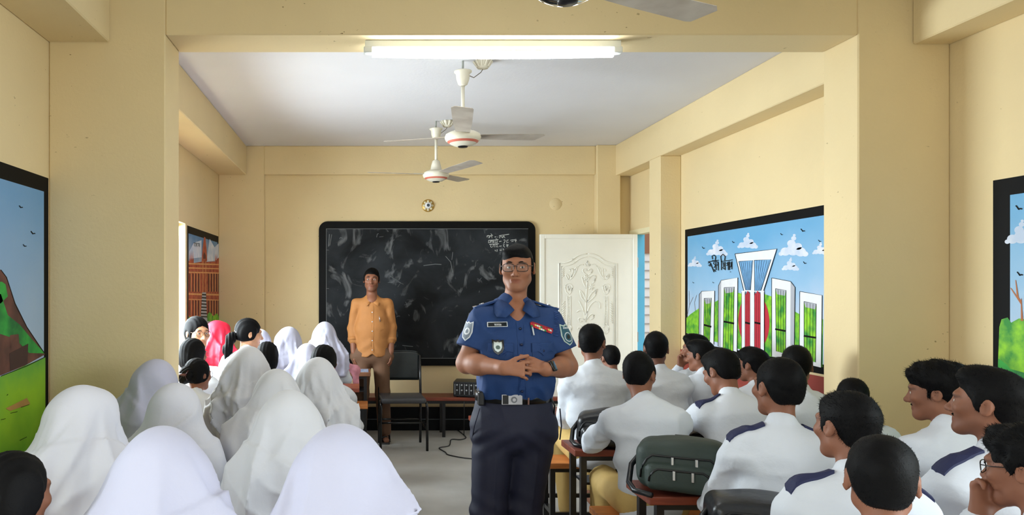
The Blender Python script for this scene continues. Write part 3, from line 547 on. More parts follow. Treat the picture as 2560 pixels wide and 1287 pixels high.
# ------------------------------------------------------------------ soft-body modeller: blended distance fields turned into one continuous mesh
V3 = lambda *a: np.array(a, dtype=np.float64)
def rotm(yaw=0, pitch=0, roll=0):
    """head/torso frames face -Y; pitch>0 bows forward, yaw>0 turns towards the figure's own left (+X seen from the front)"""
    cy,sy = math.cos(yaw), math.sin(yaw); cp,sp = math.cos(pitch), math.sin(pitch); cr,sr = math.cos(roll), math.sin(roll)
    Rz = np.array([[cy,-sy,0],[sy,cy,0],[0,0,1]]); Rx = np.array([[1,0,0],[0,cp,-sp],[0,sp,cp]]); Ry = np.array([[cr,0,sr],[0,1,0],[-sr,0,cr]])
    return Rz @ Rx @ Ry
class Field:
    def __init__(s): s.p = []; s.disp = None; s.clip = []
    def cone(s, a, b, ra, rb, k=.02, op='u'): s.p.append(('c', V3(*a), V3(*b), ra, rb, k, op)); return s
    def ball(s, c, r, k=.02, op='u'): return s.ell(c, (r,r,r), k, op)
    def ell(s, c, r, k=.02, op='u', R=None): s.p.append(('e', V3(*c), V3(*r), np.eye(3) if R is None else R, None, k, op)); return s
    def econe(s, a, b, ra, rb, sx, k=.03, op='u', R=None): s.p.append(('w', V3(*a), V3(*b), ra, rb, k, op, sx, np.eye(3) if R is None else R)); return s
    def box(s, c, half, R=None, rd=.02, k=.02, op='u'): s.p.append(('b', V3(*c), V3(*half), np.eye(3) if R is None else R, rd, k, op)); return s
    def plane(s, c, n, k=.01): n = V3(*n); s.clip.append((V3(*c), n/np.linalg.norm(n), k)); return s
    @staticmethod
    def _d(p, P):
        if p[0] == 'e':
            q = (P-p[1]) @ p[3]; r = p[2]; k0 = np.linalg.norm(q/r, axis=1); k1 = np.linalg.norm(q/(r*r), axis=1)+1e-9
            return np.where(k0 < 1e-6, -r.min(), k0*(k0-1)/k1)
        if p[0] == 'b':
            q = np.abs((P-p[1]) @ p[3])-p[2]+p[4]; return np.linalg.norm(np.maximum(q,0),axis=1)+np.minimum(q.max(1),0)-p[4]
        a, b = p[1], p[2]; ba = b-a
        if p[0] == 'w':
            R = p[8]; sc = V3(1/p[7],1,1); P = (P @ R)*sc; a = (a @ R)*sc; b = (b @ R)*sc; ba = b-a
        t = np.clip((P-a) @ ba/(ba @ ba+1e-12), 0, 1); q = P-a-t[:,None]*ba
        return np.sqrt((q*q).sum(1))-(p[3]+(p[4]-p[3])*t)
    @staticmethod
    def _bb(p):
        if p[0] == 'b': m = np.linalg.norm(p[2]); return p[1]-m, p[1]+m
        if p[0] == 'e': m = p[2].max(); return p[1]-m, p[1]+m
        m = max(p[3],p[4])*(p[7] if p[0] == 'w' else 1); return np.minimum(p[1],p[2])-m, np.maximum(p[1],p[2])+m
    def bounds(s):
        L = [s._bb(p) for p in s.p if p[6] == 'u']; return np.min([l[0] for l in L],0), np.max([l[1] for l in L],0)
    def eval(s, P, mar=.07):
        D = np.full(len(P), mar)
        for p in s.p:
            lo, hi = s._bb(p); e = mar+p[5]
            ix = np.nonzero(((P > lo-e) & (P < hi+e)).all(1))[0]
            if not len(ix): continue
            d = s._d(p, P[ix]); c = D[ix]; k = p[5]
            if p[6] == 'u':
                h = np.clip(.5+.5*(d-c)/k, 0, 1); D[ix] = d*(1-h)+c*h-k*h*(1-h)
            else:
                d = -d; h = np.clip(.5-.5*(d-c)/k, 0, 1); D[ix] = d*(1-h)+c*h+k*h*(1-h)
        if s.disp is not None:
            ix = np.nonzero(np.abs(D) < .05)[0]
            if len(ix): D[ix] += s.disp(P[ix])
        for c, n, k in s.clip:
            d = (P-c) @ n; h = np.clip(.5-.5*(d-D)/k, 0, 1); D = d*(1-h)+D*h+k*h*(1-h)
        return D
def surface(f, h, lo=None, hi=None):
    """surface nets over the narrow band of the field"""
    B = 5; L, U = f.bounds(); L = L-.03; U = U+.03
    if lo is not None: L = np.maximum(L, lo)
    if hi is not None: U = np.minimum(U, hi)
    nb = np.maximum(1, np.ceil((U-L)/(h*B)).astype(int)); n = nb*B+1
    g = [L[i]+(np.arange(nb[i])+.5)*h*B for i in range(3)]
    C = np.stack(np.meshgrid(*g, indexing='ij'), -1).reshape(-1,3)
    dc = f.eval(C, .12).reshape(nb); act = np.abs(dc) < h*B*1.25+.012
    sg = np.ones(n, np.float32); rep = np.repeat(np.repeat(np.repeat(dc,B,0),B,1),B,2); sg[:-1,:-1,:-1] = np.where(rep < 0, -.1, .1)
    m = np.zeros(n, bool); ra = np.repeat(np.repeat(np.repeat(act,B,0),B,1),B,2)
    m[:-1,:-1,:-1] |= ra; m[1:,:-1,:-1] |= ra; m[:-1,1:,:-1] |= ra; m[:-1,:-1,1:] |= ra; m[1:,1:,:-1] |= ra; m[1:,:-1,1:] |= ra; m[:-1,1:,1:] |= ra; m[1:,1:,1:] |= ra
    ii = np.argwhere(m); sg[m] = f.eval(L+ii*h)
    sg[0] = sg[-1] = .1; sg[:,0] = sg[:,-1] = .1; sg[:,:,0] = sg[:,:,-1] = .1
    neg = sg < 0
    cnt = np.zeros(n-1, np.int8); sl = [slice(0,-1), slice(1,None)]
    for i in (0,1):
        for j in (0,1):
            for k in (0,1): cnt += neg[sl[i],sl[j],sl[k]]
    cells = np.argwhere((cnt > 0) & (cnt < 8)); N = len(cells); idx = np.full(n-1, -1, np.int32); idx[tuple(cells.T)] = np.arange(N)
    acc = np.zeros((N,3)); num = np.zeros(N); cor = [(i,j,k) for i in (0,1) for j in (0,1) for k in (0,1)]
    val = {c: sg[cells[:,0]+c[0], cells[:,1]+c[1], cells[:,2]+c[2]] for c in cor}
    for c in cor:
        for ax in range(3):
            if c[ax] == 0:
                e = list(c); e[ax] = 1; a, b = val[c], val[tuple(e)]; x = (a < 0) != (b < 0); t = a[x]/(a[x]-b[x])
                q = np.tile(np.array(c, float), (x.sum(),1)); q[:,ax] = t; acc[x] += q; num[x] += 1
    V = L+(cells+acc/num[:,None])*h; Q = []
    for ax in range(3):
        s0 = [slice(1,-1)]*3; s1 = [slice(1,-1)]*3; s0[ax] = slice(0,-1); s1[ax] = slice(1,None)
        a, b = neg[tuple(s0)], neg[tuple(s1)]; e = np.argwhere(a != b); fl = a[tuple(e.T)]
        o = np.ones(3,int); o[ax] = 0; e = e+o; u, w = [(1,2),(2,0),(0,1)][ax]
        def cid(du, dw): q = e.copy(); q[:,u] -= du; q[:,w] -= dw; return idx[q[:,0],q[:,1],q[:,2]]
        q = np.stack([cid(1,1),cid(0,1),cid(0,0),cid(1,0)],1); q[~fl] = q[~fl][:,::-1]; Q.append(q)
    Q = np.concatenate(Q); Q = Q[(Q >= 0).all(1)]; return V, Q
def np_mesh(name, V, Q):
    me = bpy.data.meshes.new(name); me.vertices.add(len(V)); me.vertices.foreach_set('co', V.astype(np.float32).ravel())
    k = Q.shape[1]; me.loops.add(Q.size); me.loops.foreach_set('vertex_index', Q.astype(np.int32).ravel())
    me.polygons.add(len(Q)); me.polygons.foreach_set('loop_start', np.arange(0,Q.size,k,dtype=np.int32)); me.polygons.foreach_set('loop_total', np.full(len(Q),k,np.int32))
    me.update(calc_edges=True); me.shade_smooth(); return me
def paint(me, V, C):
    """per-vertex colour of the skin (lips, brows, beard shadow)"""
    a = me.color_attributes.new('tone','FLOAT_COLOR','POINT'); c = np.ones((len(V),4),np.float32); c[:,:3] = C; a.data.foreach_set('color', c.ravel())
def wob(P, fr, seed, n=6):
    """smooth pseudo-random field, about -1..1"""
    r = np.random.RandomState(seed); o = np.zeros(len(P))
    for i in range(n):
        k = r.normal(size=3); k = k/np.linalg.norm(k)*fr*r.uniform(.7,1.5); o += np.sin(P @ k+r.uniform(0,6.28))
    return o/(n*.7)
def crease(P, fr, seed):
    """thin ridges such as pulled cloth shows"""
    m = np.clip(wob(P, fr*.3, seed+50)*1.3+.45, 0, 1); return m*(1-np.minimum(np.abs(wob(P, fr, seed+60)),1))**4
# ------------------------------------------------------------------ materials of people
def skin_mat(name, rgb):
    m = bpy.data.materials.new(name); m.use_nodes = True; nt = m.node_tree; b = nt.nodes['Principled BSDF']
    a = nt.nodes.new('ShaderNodeVertexColor'); a.layer_name = 'tone'
    n = nt.nodes.new('ShaderNodeTexNoise'); n.inputs['Scale'].default_value = 28; r = nt.nodes.new('ShaderNodeMapRange'); r.inputs[3].default_value = .86; r.inputs[4].default_value = 1.12
    tc = nt.nodes.new('ShaderNodeTexCoord'); nt.links.new(tc.outputs['Object'], n.inputs['Vector']); nt.links.new(n.outputs[0], r.inputs[0])
    x = nt.nodes.new('ShaderNodeMix'); x.data_type = 'RGBA'; x.blend_type = 'MULTIPLY'; x.inputs[0].default_value = 1; x.inputs[7].default_value = (*lin(rgb),1); nt.links.new(a.outputs[0], x.inputs[6])
    v = nt.nodes.new('ShaderNodeVectorMath'); v.operation = 'SCALE'; nt.links.new(x.outputs[2], v.inputs[0]); nt.links.new(r.outputs[0], v.inputs['Scale'])
    nt.links.new(v.outputs[0], b.inputs['Base Color']); b.inputs['Roughness'].default_value = .58; pass
    return m
SK = [skin_mat('skin_brown',(176,118,86)), skin_mat('skin_dark_brown',(136,86,62)), skin_mat('skin_light_brown',(206,152,116)), skin_mat('skin_deep_brown',(112,70,52)), skin_mat('skin_warm_brown',(158,104,76))]
HAIR = mat('black_hair', (9,8,9), .62, var=.3, vscale=60, bump=.12, bscale=260, spec=.12)
WHITE = mat('white_cotton', (216,216,226), .8, var=.03, vscale=5, bump=.5, bscale=11, sheen=.2)
WHITE2 = mat('white_shirt_cotton', (214,218,226), .8, var=.04, vscale=5, bump=.55, bscale=13)
LILAC = mat('white_georgette', (190,190,211), .75, var=.03, vscale=5, bump=.4, bscale=12, sheen=.2)
OFFW = mat('offwhite_cotton', (208,208,213), .8, var=.03, vscale=5, bump=.5, bscale=11, sheen=.2)
NAVY = mat('navy_braid', (24,30,70), .7); KHAKI = mat('khaki_twill', (206,172,104), .75, var=.08, vscale=8, bump=.2, bscale=26)
EYEW = mat('eye_white', (226,220,212), .2); IRIS = mat('eye_iris', (34,20,14), .15); GLASSF = mat('glasses_black', (16,15,17), .25)
def glass_mat():
    m = bpy.data.materials.new('lens_glass'); m.use_nodes = True; nt = m.node_tree; out = nt.nodes['Material Output']; nt.nodes.remove(nt.nodes['Principled BSDF'])
    t = nt.nodes.new('ShaderNodeBsdfTransparent'); g = nt.nodes.new('ShaderNodeBsdfGlossy'); g.inputs['Roughness'].default_value = .05; mx = nt.nodes.new('ShaderNodeMixShader'); mx.inputs[0].default_value = .025
    nt.links.new(t.outputs[0], mx.inputs[1]); nt.links.new(g.outputs[0], mx.inputs[2]); nt.links.new(mx.outputs[0], out.inputs[0]); return m
LENS = glass_mat()
# ------------------------------------------------------------------ anatomy
class Fr:
    """a frame: origin and rotation (local -> figure), with scale"""
    def __init__(s, o, R, sc=1.0): s.o = V3(*o); s.R = R; s.s = sc
    def __call__(s, *p): return s.o+s.R @ (V3(*p)*s.s)
    def inv(s, P): return ((P-s.o) @ s.R)/s.s
def head_field(f, H, face=True, w=1.0, fat=1.0, neck_to=None, nr=.045):
    s = H.s; R = H.R
    E = lambda c,r,k=.02,op='u': f.ell(H(*c), V3(*r)*s, k*s, op, R)
    K = lambda a,b,ra,rb,k=.02,op='u': f.cone(H(*a), H(*b), ra*s, rb*s, k*s, op)
    E((0,.016,.026),(.074*w,.094,.086)); E((0,-.030,-.036),(.057*w*fat,.060,.076),.04)
    for x in (-1,1):
        K((x*.046*w,-.005,-.062),(x*.02,-.062,-.094),.017*fat,.015,.03); E((x*.041*w,-.066,-.022),(.023,.018,.017),.03)
    E((0,-.070,-.098),(.024,.019,.018),.03)
    if neck_to is not None: f.cone(H(0,.022,-.06), neck_to, nr*s, nr*1.12*s, .03*s)
    if face:
        K((-.036,-.080,.022),(.036,-.080,.022),.011,.011,.02)
        for x in (-1,1): E((x*.032,-.102,.0),(.020,.018,.014),.015,'s')
        for x in (-1,1): E((x*.031,-.074,.0),(.0150,.0145,.0132),.005)
        for x in (-1,1): E((x*.031,-.091,-.0005),(.0145,.0125,.0041),.002,'s')
        K((0,-.088,.006),(0,-.106,-.030),.0065,.010,.012); f.ball(H(0,-.108,-.034), .0115*s, .008*s)
        for x in (-1,1): f.ball(H(x*.0125,-.097,-.038), .0082*s, .007*s)
        for x in (-1,1): E((x*.0075,-.104,-.046),(.004,.006,.004),.003,'s')
        E((0,-.0865,-.0625),(.0245,.0085,.0046),.007); E((0,-.0855,-.0722),(.0205,.0080,.0054),.007); E((0,-.0945,-.0672),(.024,.006,.0013),.003,'s')
    else:
        K((0,-.086,.0),(0,-.104,-.034),.0075,.0115,.012); E((0,-.0925,-.067),(.02,.008,.010),.008); K((-.036,-.080,.022),(.036,-.080,.022),.010,.010,.02)
    for x in (-1,1):
        Re = R @ rotm(x*.32,-.12,0)
        f.ell(H(x*.078*w,.012,-.006), V3(.009,.019,.031)*s, .007*s, 'u', Re); f.ell(H(x*.0865*w,.007,-.003), V3(.007,.010,.018)*s, .005*s, 's', Re)
    return f
def head_tone(H, V, beard=.0, brows=True):
    q = H.inv(V); C = np.ones((len(V),3)); inh = (np.abs(q[:,2]) < .12)
    lip = (np.exp(-((q[:,0]/.025)**4)-(((q[:,2]+.0675)/.0105)**4)))*(q[:,1] < -.078)*inh
    C *= 1-lip[:,None]*np.array([.22,.42,.40])
    if brows:
        ax = np.abs(q[:,0]); zb = .0235-.9*np.clip(ax-.034,0,1)*.5
        br = np.exp(-(((ax-.033)/.0185)**4)-(((q[:,2]-zb)/.0052)**4))*(q[:,1] < -.05)*inh; C *= 1-.86*br[:,None]
    if beard:
        bz = np.clip((-.045-q[:,2])/.02,0,1)*(q[:,1] < .02)*(q[:,2] > -.13)*inh*np.clip(1-lip*2,0,1); C *= 1-beard*bz[:,None]*.6
    eye = np.exp(-(((np.abs(q[:,0])-.031)/.02)**2)-((q[:,2]+.004)/.014)**2)*(q[:,1] < -.06)*inh; C *= 1-.25*eye[:,None]
    return C
def eyes(H, parent, look=0.0):
    for x in (-1,1):
        c = H(x*.031,-.0742,-.0005); r = .0128*H.s
        mb = MB(); bm = bmesh.new(); bmesh.ops.create_uvsphere(bm, u_segments=16, v_segments=12, radius=r); mb.bm(bm, Matrix.Translation(Vector(c)))
        e = mb.build('eye', EYEW, parent, True)
        g = H.R @ rotm(look,0,0) @ V3(0,-1,0); ic = c+g*r*.72
        bm = bmesh.new(); bmesh.ops.create_uvsphere(bm, u_segments=12, v_segments=8, radius=r*.8055); MB().bm(bm, Matrix.Translation(Vector(c+g*r*.2345))).build('iris', IRIS, e, True)
def glasses(H, parent, rnd=False, mt=None, rim=.0016):
    mt = mt or GLASSF; g = None; mb = MB(); s = H.s
    def lens(x):
        pts = []
        for i in range(28):
            a = 2*math.pi*i/28; n = 2.0 if rnd else 3.6; ca, sa = math.cos(a), math.sin(a)
            rx, rz = (.024,.0225) if rnd else (.0265,.0185)
            u = math.copysign(abs(ca)**(2/n), ca)*rx; v = math.copysign(abs(sa)**(2/n), sa)*rz
            pts.append(H(x*.033+u, -.100+.35*max(0,abs(x*.033+u)-.02)**1.2, v-.002))
        return pts
    for x in (-1,1):
        p = lens(x); mb.tube([Vector(q) for q in p+[p[0],p[1]]], rim*s, 6, cap=False)
        mb.tube([Vector(H(x*.057,-.094,.006)),Vector(H(x*.074,-.06,.006)),Vector(H(x*.080,.01,.008)),Vector(H(x*.079,.03,-.01))], rim*s, 6)
    mb.tube([Vector(H(-.010,-.101,.004)),Vector(H(0,-.105,.007)),Vector(H(.010,-.101,.004))], rim*s, 6)
    g = mb.build('glasses', mt, parent, True)
    for x in (-1,1): MB().poly([Vector(q) for q in lens(x)]).build('lens', LENS, g)
    return g
def brow_hair(H, parent):
    for x in (-1,1): MB().tube([Vector(H(x*.014,-.0915,.0215)),Vector(H(x*.026,-.0925,.0262)),Vector(H(x*.040,-.086,.0262)),Vector(H(x*.050,-.076,.0215))], [.0016*H.s,.0032*H.s,.0028*H.s,.001*H.s], 6).build('eyebrow', HAIR, parent, True)
def hair(H, parent, style='short', seed=1, h=.006, n=1500, ln=.014, vol=.0, messy=1.0, hl=0.0):
    f = Field(); s = H.s; R = H.R
    E = lambda c,r,k=.015,op='u': f.ell(H(*c), V3(*r)*s, k*s, op, R)
    E((0,.020,.036),(.079+vol,.100+vol,.088+vol*1.4)); E((0,.054,-.012),(.063,.050,.062),.02)
    if style == 'quiff': E((.0,-.046,.088),(.056,.046,.032),.03); E((-.02,-.02,.098),(.045,.05,.028),.03)
    if style == 'curly': E((0,-.030,.082),(.070,.066,.044),.03); E((0,.025,.058),(.090,.092,.072),.03)
    if style == 'parted': E((-.014,-.046,.072),(.048,.028,.020),.04)
    for x in (-1,1): E((x*.0735,-.010,.008),(.0085,.017,.033),.010)
    E((0,-.125,-.045),(.092,.070,.094),.012,'s'); E((0,-.112,.002),(.064,.045,(.058 if style != 'curly' else .045)+hl),.012,'s')
    E((0,.085,-.125),(.12,.11,.062),.015,'s')
    for x in (-1,1): E((x*.098,.008,-.018),(.022,.026,.036),.006,'s')
    A = .0022*messy if style != 'curly' else .006
    f.disp = lambda P: -A*wob(P, 130 if style == 'curly' else 75, seed)-.0006*wob(P, 260, seed+5)
    V, Q = surface(f, h)
    o = link('hair', np_mesh('hair', V, Q), HAIR, parent)
    if n:                                   # short strands standing out of the mass
        r = np.random.RandomState(seed); i = r.choice(len(V), min(n,len(V)), replace=len(V) < n); me = o.data
        nr = np.zeros(len(V)*3, np.float32); me.vertices.foreach_get('normal', nr); nr = nr.reshape(-1,3)[i]
        q = H.inv(V[i]); comb = (H.R @ np.stack([.5*np.sign(q[:,0])*0+.25*r.normal(size=len(i)), np.where(q[:,2] > .06,-.5,.1), np.where(q[:,2] > .06,.35,-.8)],0)).T
        d = nr*r.uniform(.12,.5,(len(i),1))*messy+comb*r.uniform(.6,1,(len(i),1))+r.normal(size=(len(i),3))*.22*messy; d /= np.linalg.norm(d,axis=1)[:,None]
        t = np.cross(d, r.normal(size=(len(i),3))); t /= np.linalg.norm(t,axis=1)[:,None]; w = .0009*s; l = ln*s*r.uniform(.5,1.2,(len(i),1)); p = V[i]-nr*.002
        VV = np.concatenate([p-t*w, p+t*w, p+d*l]); k = len(i); ar = np.arange(k); T = np.stack([ar,ar+k,ar+2*k],1)
        st = link('hair_strands', np_mesh('hair_strands', VV, T), HAIR, o); st['kind'] = 'stuff'
    return o
def hand(f, W, D, N, side, curl=.35, spread=1.0, s=1.0, curls=None, thumb=None, k=.006, fr=1.0):
    """palm and five fingers; D points from wrist to fingers, N is the back of the hand, side=+1/-1 picks the thumb side"""
    W = V3(*W); D = V3(*D); D = D/np.linalg.norm(D); N = V3(*N); N = N-D*(N @ D); N = N/np.linalg.norm(N); T = np.cross(D,N)*side
    for o in (.026,.009,-.009,-.025): f.cone(W+T*o*.55*s, W+D*.083*s+T*o*s, .0135*s, .0105*s, .012)
    L = (.070,.079,.073,.057); O = (.030,.010,-.010,-.028)
    for i in range(4):
        c = (curls[i] if curls else curl*(1+.08*i)); p = W+D*(.085-.004*abs(i-1))*s+T*O[i]*s*(2-fr); a = c*.7; rr = (.0086,.0090,.0086,.0076)[i]*s*fr
        sp = (1.5-i)*.05*spread
        for j,seg in enumerate((.44,.31,.25)):
            dv = D*math.cos(a)-N*math.sin(a)+T*sp*(1 if j == 0 else .3); dv = dv/np.linalg.norm(dv); q = p+dv*L[i]*seg*s
            f.cone(p, q, rr*(1-.1*j), rr*(.93-.1*j), k); p = q; a += c*(1.0 if j == 0 else .8)
    if thumb is None: thumb = (.55,.55,-.25)
    p = W+D*.018*s+T*.024*s; dv = D*thumb[0]+T*thumb[1]+N*thumb[2]; dv = dv/np.linalg.norm(dv); q = p+dv*.042*s; f.cone(p,q,.0135*s,.0105*s,.01)
    dv2 = dv*.75+D*.45-N*.1; dv2 = dv2/np.linalg.norm(dv2); q2 = q+dv2*.032*s; f.cone(q,q2,.0102*s,.0092*s,k); q3 = q2+(dv2*.8+D*.3)*.024*s; f.cone(q2,q3,.0092*s,.0076*s,k)
    return f
def ray(f, o, d, L=.5, n=140):
    t = np.linspace(0, L, n); P = V3(*o)+t[:,None]*V3(*d); D = f.eval(P); i = np.nonzero(D < 0)[0]
    if not len(i): return None
    i = i[0]; a = t[max(i-1,0)]; b = t[i]; da, db = D[max(i-1,0)], D[i]; tt = a+(b-a)*(da/(da-db+1e-9) if i else 0); return V3(*o)+tt*V3(*d)
def decal(f, outline, name, m, parent, off=.002, thick=.003, C=None, U=None, Wv=None, D=None, rings=4):
    """flat badge, pocket or patch that follows the cloth: 2d outline cast onto the field along D"""
    C = V3(0,-.5,0) if C is None else V3(*C); U = V3(1,0,0) if U is None else U; Wv = V3(0,0,1) if Wv is None else Wv; D = V3(0,1,0) if D is None else D
    o2 = []; n0 = len(outline)
    for i in range(n0):
        a, b = outline[i], outline[(i+1)%n0]; k = max(1, int(math.hypot(b[0]-a[0], b[1]-a[1])/.012))
        o2 += [(a[0]+(b[0]-a[0])*j/k, a[1]+(b[1]-a[1])*j/k) for j in range(k)]
    cx = sum(p[0] for p in o2)/len(o2); cz = sum(p[1] for p in o2)/len(o2); n = len(o2); V = []
    O2 = [(cx,cz)]+[(cx+(x-cx)*r/rings, cz+(z-cz)*r/rings) for r in range(1,rings+1) for x,z in o2]
    X2 = np.array(O2); P0_ = C+X2[:,:1]*U+X2[:,1:]*Wv; t = np.linspace(.25,.75,110); PP = (P0_[:,None,:]+t[None,:,None]*D).reshape(-1,3)
    DD = f.eval(PP).reshape(len(X2),-1); ix = np.argmax(DD < 0, 1); ok = (DD < 0).any(1); ix = np.maximum(ix,1); ar = np.arange(len(X2))
    d0, d1 = DD[ar,ix-1], DD[ar,ix]; tt = t[ix-1]+(t[1]-t[0])*d0/(d0-d1+1e-9); oki = np.nonzero(ok)[0]; tt = np.where(ok, tt, tt[oki[np.argmin(((X2[:,None]-X2[None,oki])**2).sum(2),1)]] if len(oki) else .4); hit = P0_+tt[:,None]*D
    V = list(hit-D*(off+thick))+list(hit[-n:]+D*.002)
    Fc = [(0,1+(i+1)%n,1+i) for i in range(n)]
    for r in range(rings):
        for i in range(n): a = 1+r*n; j = (i+1)%n; Fc.append((a+i,a+j,a+n+j,a+n+i))
    mb = MB(); mb.v = [tuple(v) for v in V]; mb.f = Fc; return mb.build(name, m, parent)
# ------------------------------------------------------------------ people: seated students
def ik(S, W, a, b, pole):
    S, W, pole = V3(*S), V3(*W), V3(*pole); D = W-S; L = np.linalg.norm(D); u = D/L
    if L > (a+b)*.999: W = S+u*(a+b)*.999; L = (a+b)*.999
    x = (a*a-b*b+L*L)/(2*L); y = math.sqrt(max(a*a-x*x,1e-6)); p = pole-u*(pole @ u); p /= np.linalg.norm(p)
    return S+u*x+p*y, W
def skeleton(k, lean, hyaw, hpitch, hroll, nyaw=0, hs=.97, seat=None):
    bz = BZ if seat is None else seat
    P0 = V3(0,0,bz+.085*k); l1, l2 = lean*.6, lean*1.25
    P1 = P0+.2*k*V3(0,-math.sin(l1),math.cos(l1)); u2 = V3(0,-math.sin(l2),math.cos(l2)); P2 = P1+.17*k*u2; NB = P2+.11*k*u2
    hn = lean*.9+.18+hpitch*.35; un = V3(math.sin(hroll)*-.3,-math.sin(hn),math.cos(hn)); Ho = NB+un*.155*k
    H = Fr(Ho, rotm(hyaw, hpitch, hroll), k*hs); sh = [NB-u2*.086*k+V3(x*.156*k,0,0) for x in (-1,1)]
    return dict(P0=P0,P1=P1,P2=P2,NB=NB,H=H,sh=sh,k=k,u2=u2,un=un,top=H(0,.02,.115))
def place(px, py, d, byaw, **kw):
    """figure whose crown stands at pixel (px,py) at depth d, seated on the bench, facing the blackboard when byaw=0"""
    t = at(px, py, d); b = BZ if kw.get('seat') is None else kw['seat']; sk = skeleton(1.0, **kw); k = (t.z-b)/(sk['top'][2]-b); sk = skeleton(k, **kw)
    rz = math.pi+byaw; c, s = math.cos(rz), math.sin(rz); h = sk['top']
    return sk, (t.x-(c*h[0]-s*h[1]), t.y-(s*h[0]+c*h[1]), 0), rz
def seated_legs(sk, spread=.10, kn=-.42):
    k = sk['k']; P0 = sk['P0']; L = []
    for x in (-1,1):
        hip = P0+V3(x*.085*k,-.02,-.012); kne = V3(x*(spread+.03)*k,kn*k,P0[2]-.005); ank = V3(x*spread*k,(kn+.02)*k,.085); L.append((hip,kne,ank))
    return L
def limb_skin(f, sk, arms, legs, hands=True, hs=.95):
    k = sk['k']; f.cone(sk['NB']-V3(0,0,.02), sk['P1'], .05*k, .05*k, .04); f.cone(sk['P1'], sk['P0'], .05*k, .05*k, .03)
    for i,(S,E,Wr,D,N,cu) in enumerate(arms):
        f.cone(sk['NB']-sk['u2']*.05*k, S, .03*k, .03*k, .02); f.cone(S,E,.032*k,.030*k,.02); f.cone(E,Wr,.032*k,.024*k,.02)
        if hands: hand(f, Wr, D, N, (1,-1)[i], cu, s=hs*k)
    for hip,kne,ank in legs:
        f.cone(sk['P0'],hip,.04*k,.04*k,.03); f.cone(hip,kne,.045*k,.04*k,.02); f.cone(kne,ank,.04*k,.03*k,.02); f.cone(ank,ank+V3(0,.03*k,-.045),.032*k,.03*k,.02); f.cone(ank+V3(0,.02*k,-.05),ank+V3(0,-.12*k,-.062),.03*k,.022*k,.02)
def arms_on_desk(sk, reach=.33, wr=(.10,.10), out=(.5,.5), z=None, yoff=(0,0)):
    k = sk['k']; A = []
    for i,x in enumerate((-1,1)):
        S = sk['sh'][i]; Wt = V3(x*wr[i]*k, S[1]-reach*k+yoff[i], (DZ+.035) if z is None else z); E, Wr = ik(S, Wt, .275*k, .245*k, (x*out[i],.25,-1)); D = Wr-E; D[2] = 0
        A.append((S,E,Wr,D+V3(-x*.08,0,0),V3(0,0,1),.35))
    return A
def shirt(sk, arms, h, m, parent, seed, fat=1.0, collar=True, sleeve='long', name='shirt', folds=.0085, r=1.0):
    k = sk['k']; f = Field(); P0,P1,P2,NB = sk['P0'],sk['P1'],sk['P2'],sk['NB']; u = sk['u2']
    f.econe(P0-V3(0,0,.05*k), P1, .108*k*fat, .102*k*fat, 1.40, .05); f.econe(P1, P2, .102*k*fat, .108*k*fat, 1.45, .06)
    f.econe(P2, NB-u*.05*k, .108*k, .070*k, 1.5, .05)
    f.cone(sk['sh'][0]+V3(.02*k,.0,-.01), sk['sh'][1]+V3(-.02*k,0,-.01), .052*k, .052*k, .05)
    f.cone(NB-u*.065*k, NB-u*.012*k, .070*k, .048*k, .03)
    for S,E,Wr,*_ in arms:
        S2 = S*.96+NB*.04
        f.cone(S2, E, .058*k*r, .050*k*r, .035)
        if sleeve == 'long': f.cone(E, E+(Wr-E)*.93, .047*k*r, .035*k*r, .02)
    if collar: f.econe(NB-u*.02*k+V3(0,.004,0), NB+sk['un']*.016*k+V3(0,.004,0), .053*k, .051*k, 1.04, .005)
    def disp(P):
        Z = P*V3(1,1,.55); e = np.zeros(len(P))
        for S,E,Wr,*_ in arms:
            q = np.linalg.norm(P-E,axis=1); ax = (Wr-S)/np.linalg.norm(Wr-S); e += np.exp(-(q/.13)**2)*np.sin((P-E) @ ax*95+wob(P,20,seed+3)*1.6)
            q2 = np.linalg.norm(P-S,axis=1); ar = (E-S)/np.linalg.norm(E-S); e += .8*np.exp(-(q2/.11)**2)*np.sin((P-S) @ (ar+V3(0,.5,.2))*80+wob(P,16,seed+9)*1.5)
        w = np.exp(-((P[:,2]-P0[2]-.06*k)/.16)**2); e += w*np.sin(P[:,2]*60+P[:,0]*14+wob(P,12,seed+4)*2)*.9
        up = V3(.8,.8,.8); return -folds*.8*e-folds*.4*wob(Z,20,seed)-folds*1.15*crease(P*V3(1,1,.6),34,seed)-folds*.6*crease(P*V3(.6,.6,1),60,seed+3)
    f.disp = disp
    f.plane((0,0,P0[2]-.10*k),(0,0,-1),.01)
    V, Q = surface(f, h); sk['shirt_field'] = f; return link(name, np_mesh(name, V, Q), m, parent)
def trousers(sk, legs, h, m, parent, seed, loose=1.0, ankle=.0):
    k = sk['k']; f = Field(); f.econe(sk['P0']+V3(0,0,.02),sk['P0']-V3(0,0,.02),.098*k,.098*k,1.40,.03)
    for hip,kne,ank in legs: f.cone(hip,kne,.088*k*loose,.068*k*loose,.03); f.cone(kne,ank+V3(0,0,.05+ankle),.066*k*loose,.056*k*loose,.03)
    f.disp = lambda P: -.003*wob(P,24,seed)-.006*crease(P,30,seed)
    V, Q = surface(f, h); return link('trousers', np_mesh('trousers', V, Q), m, parent)
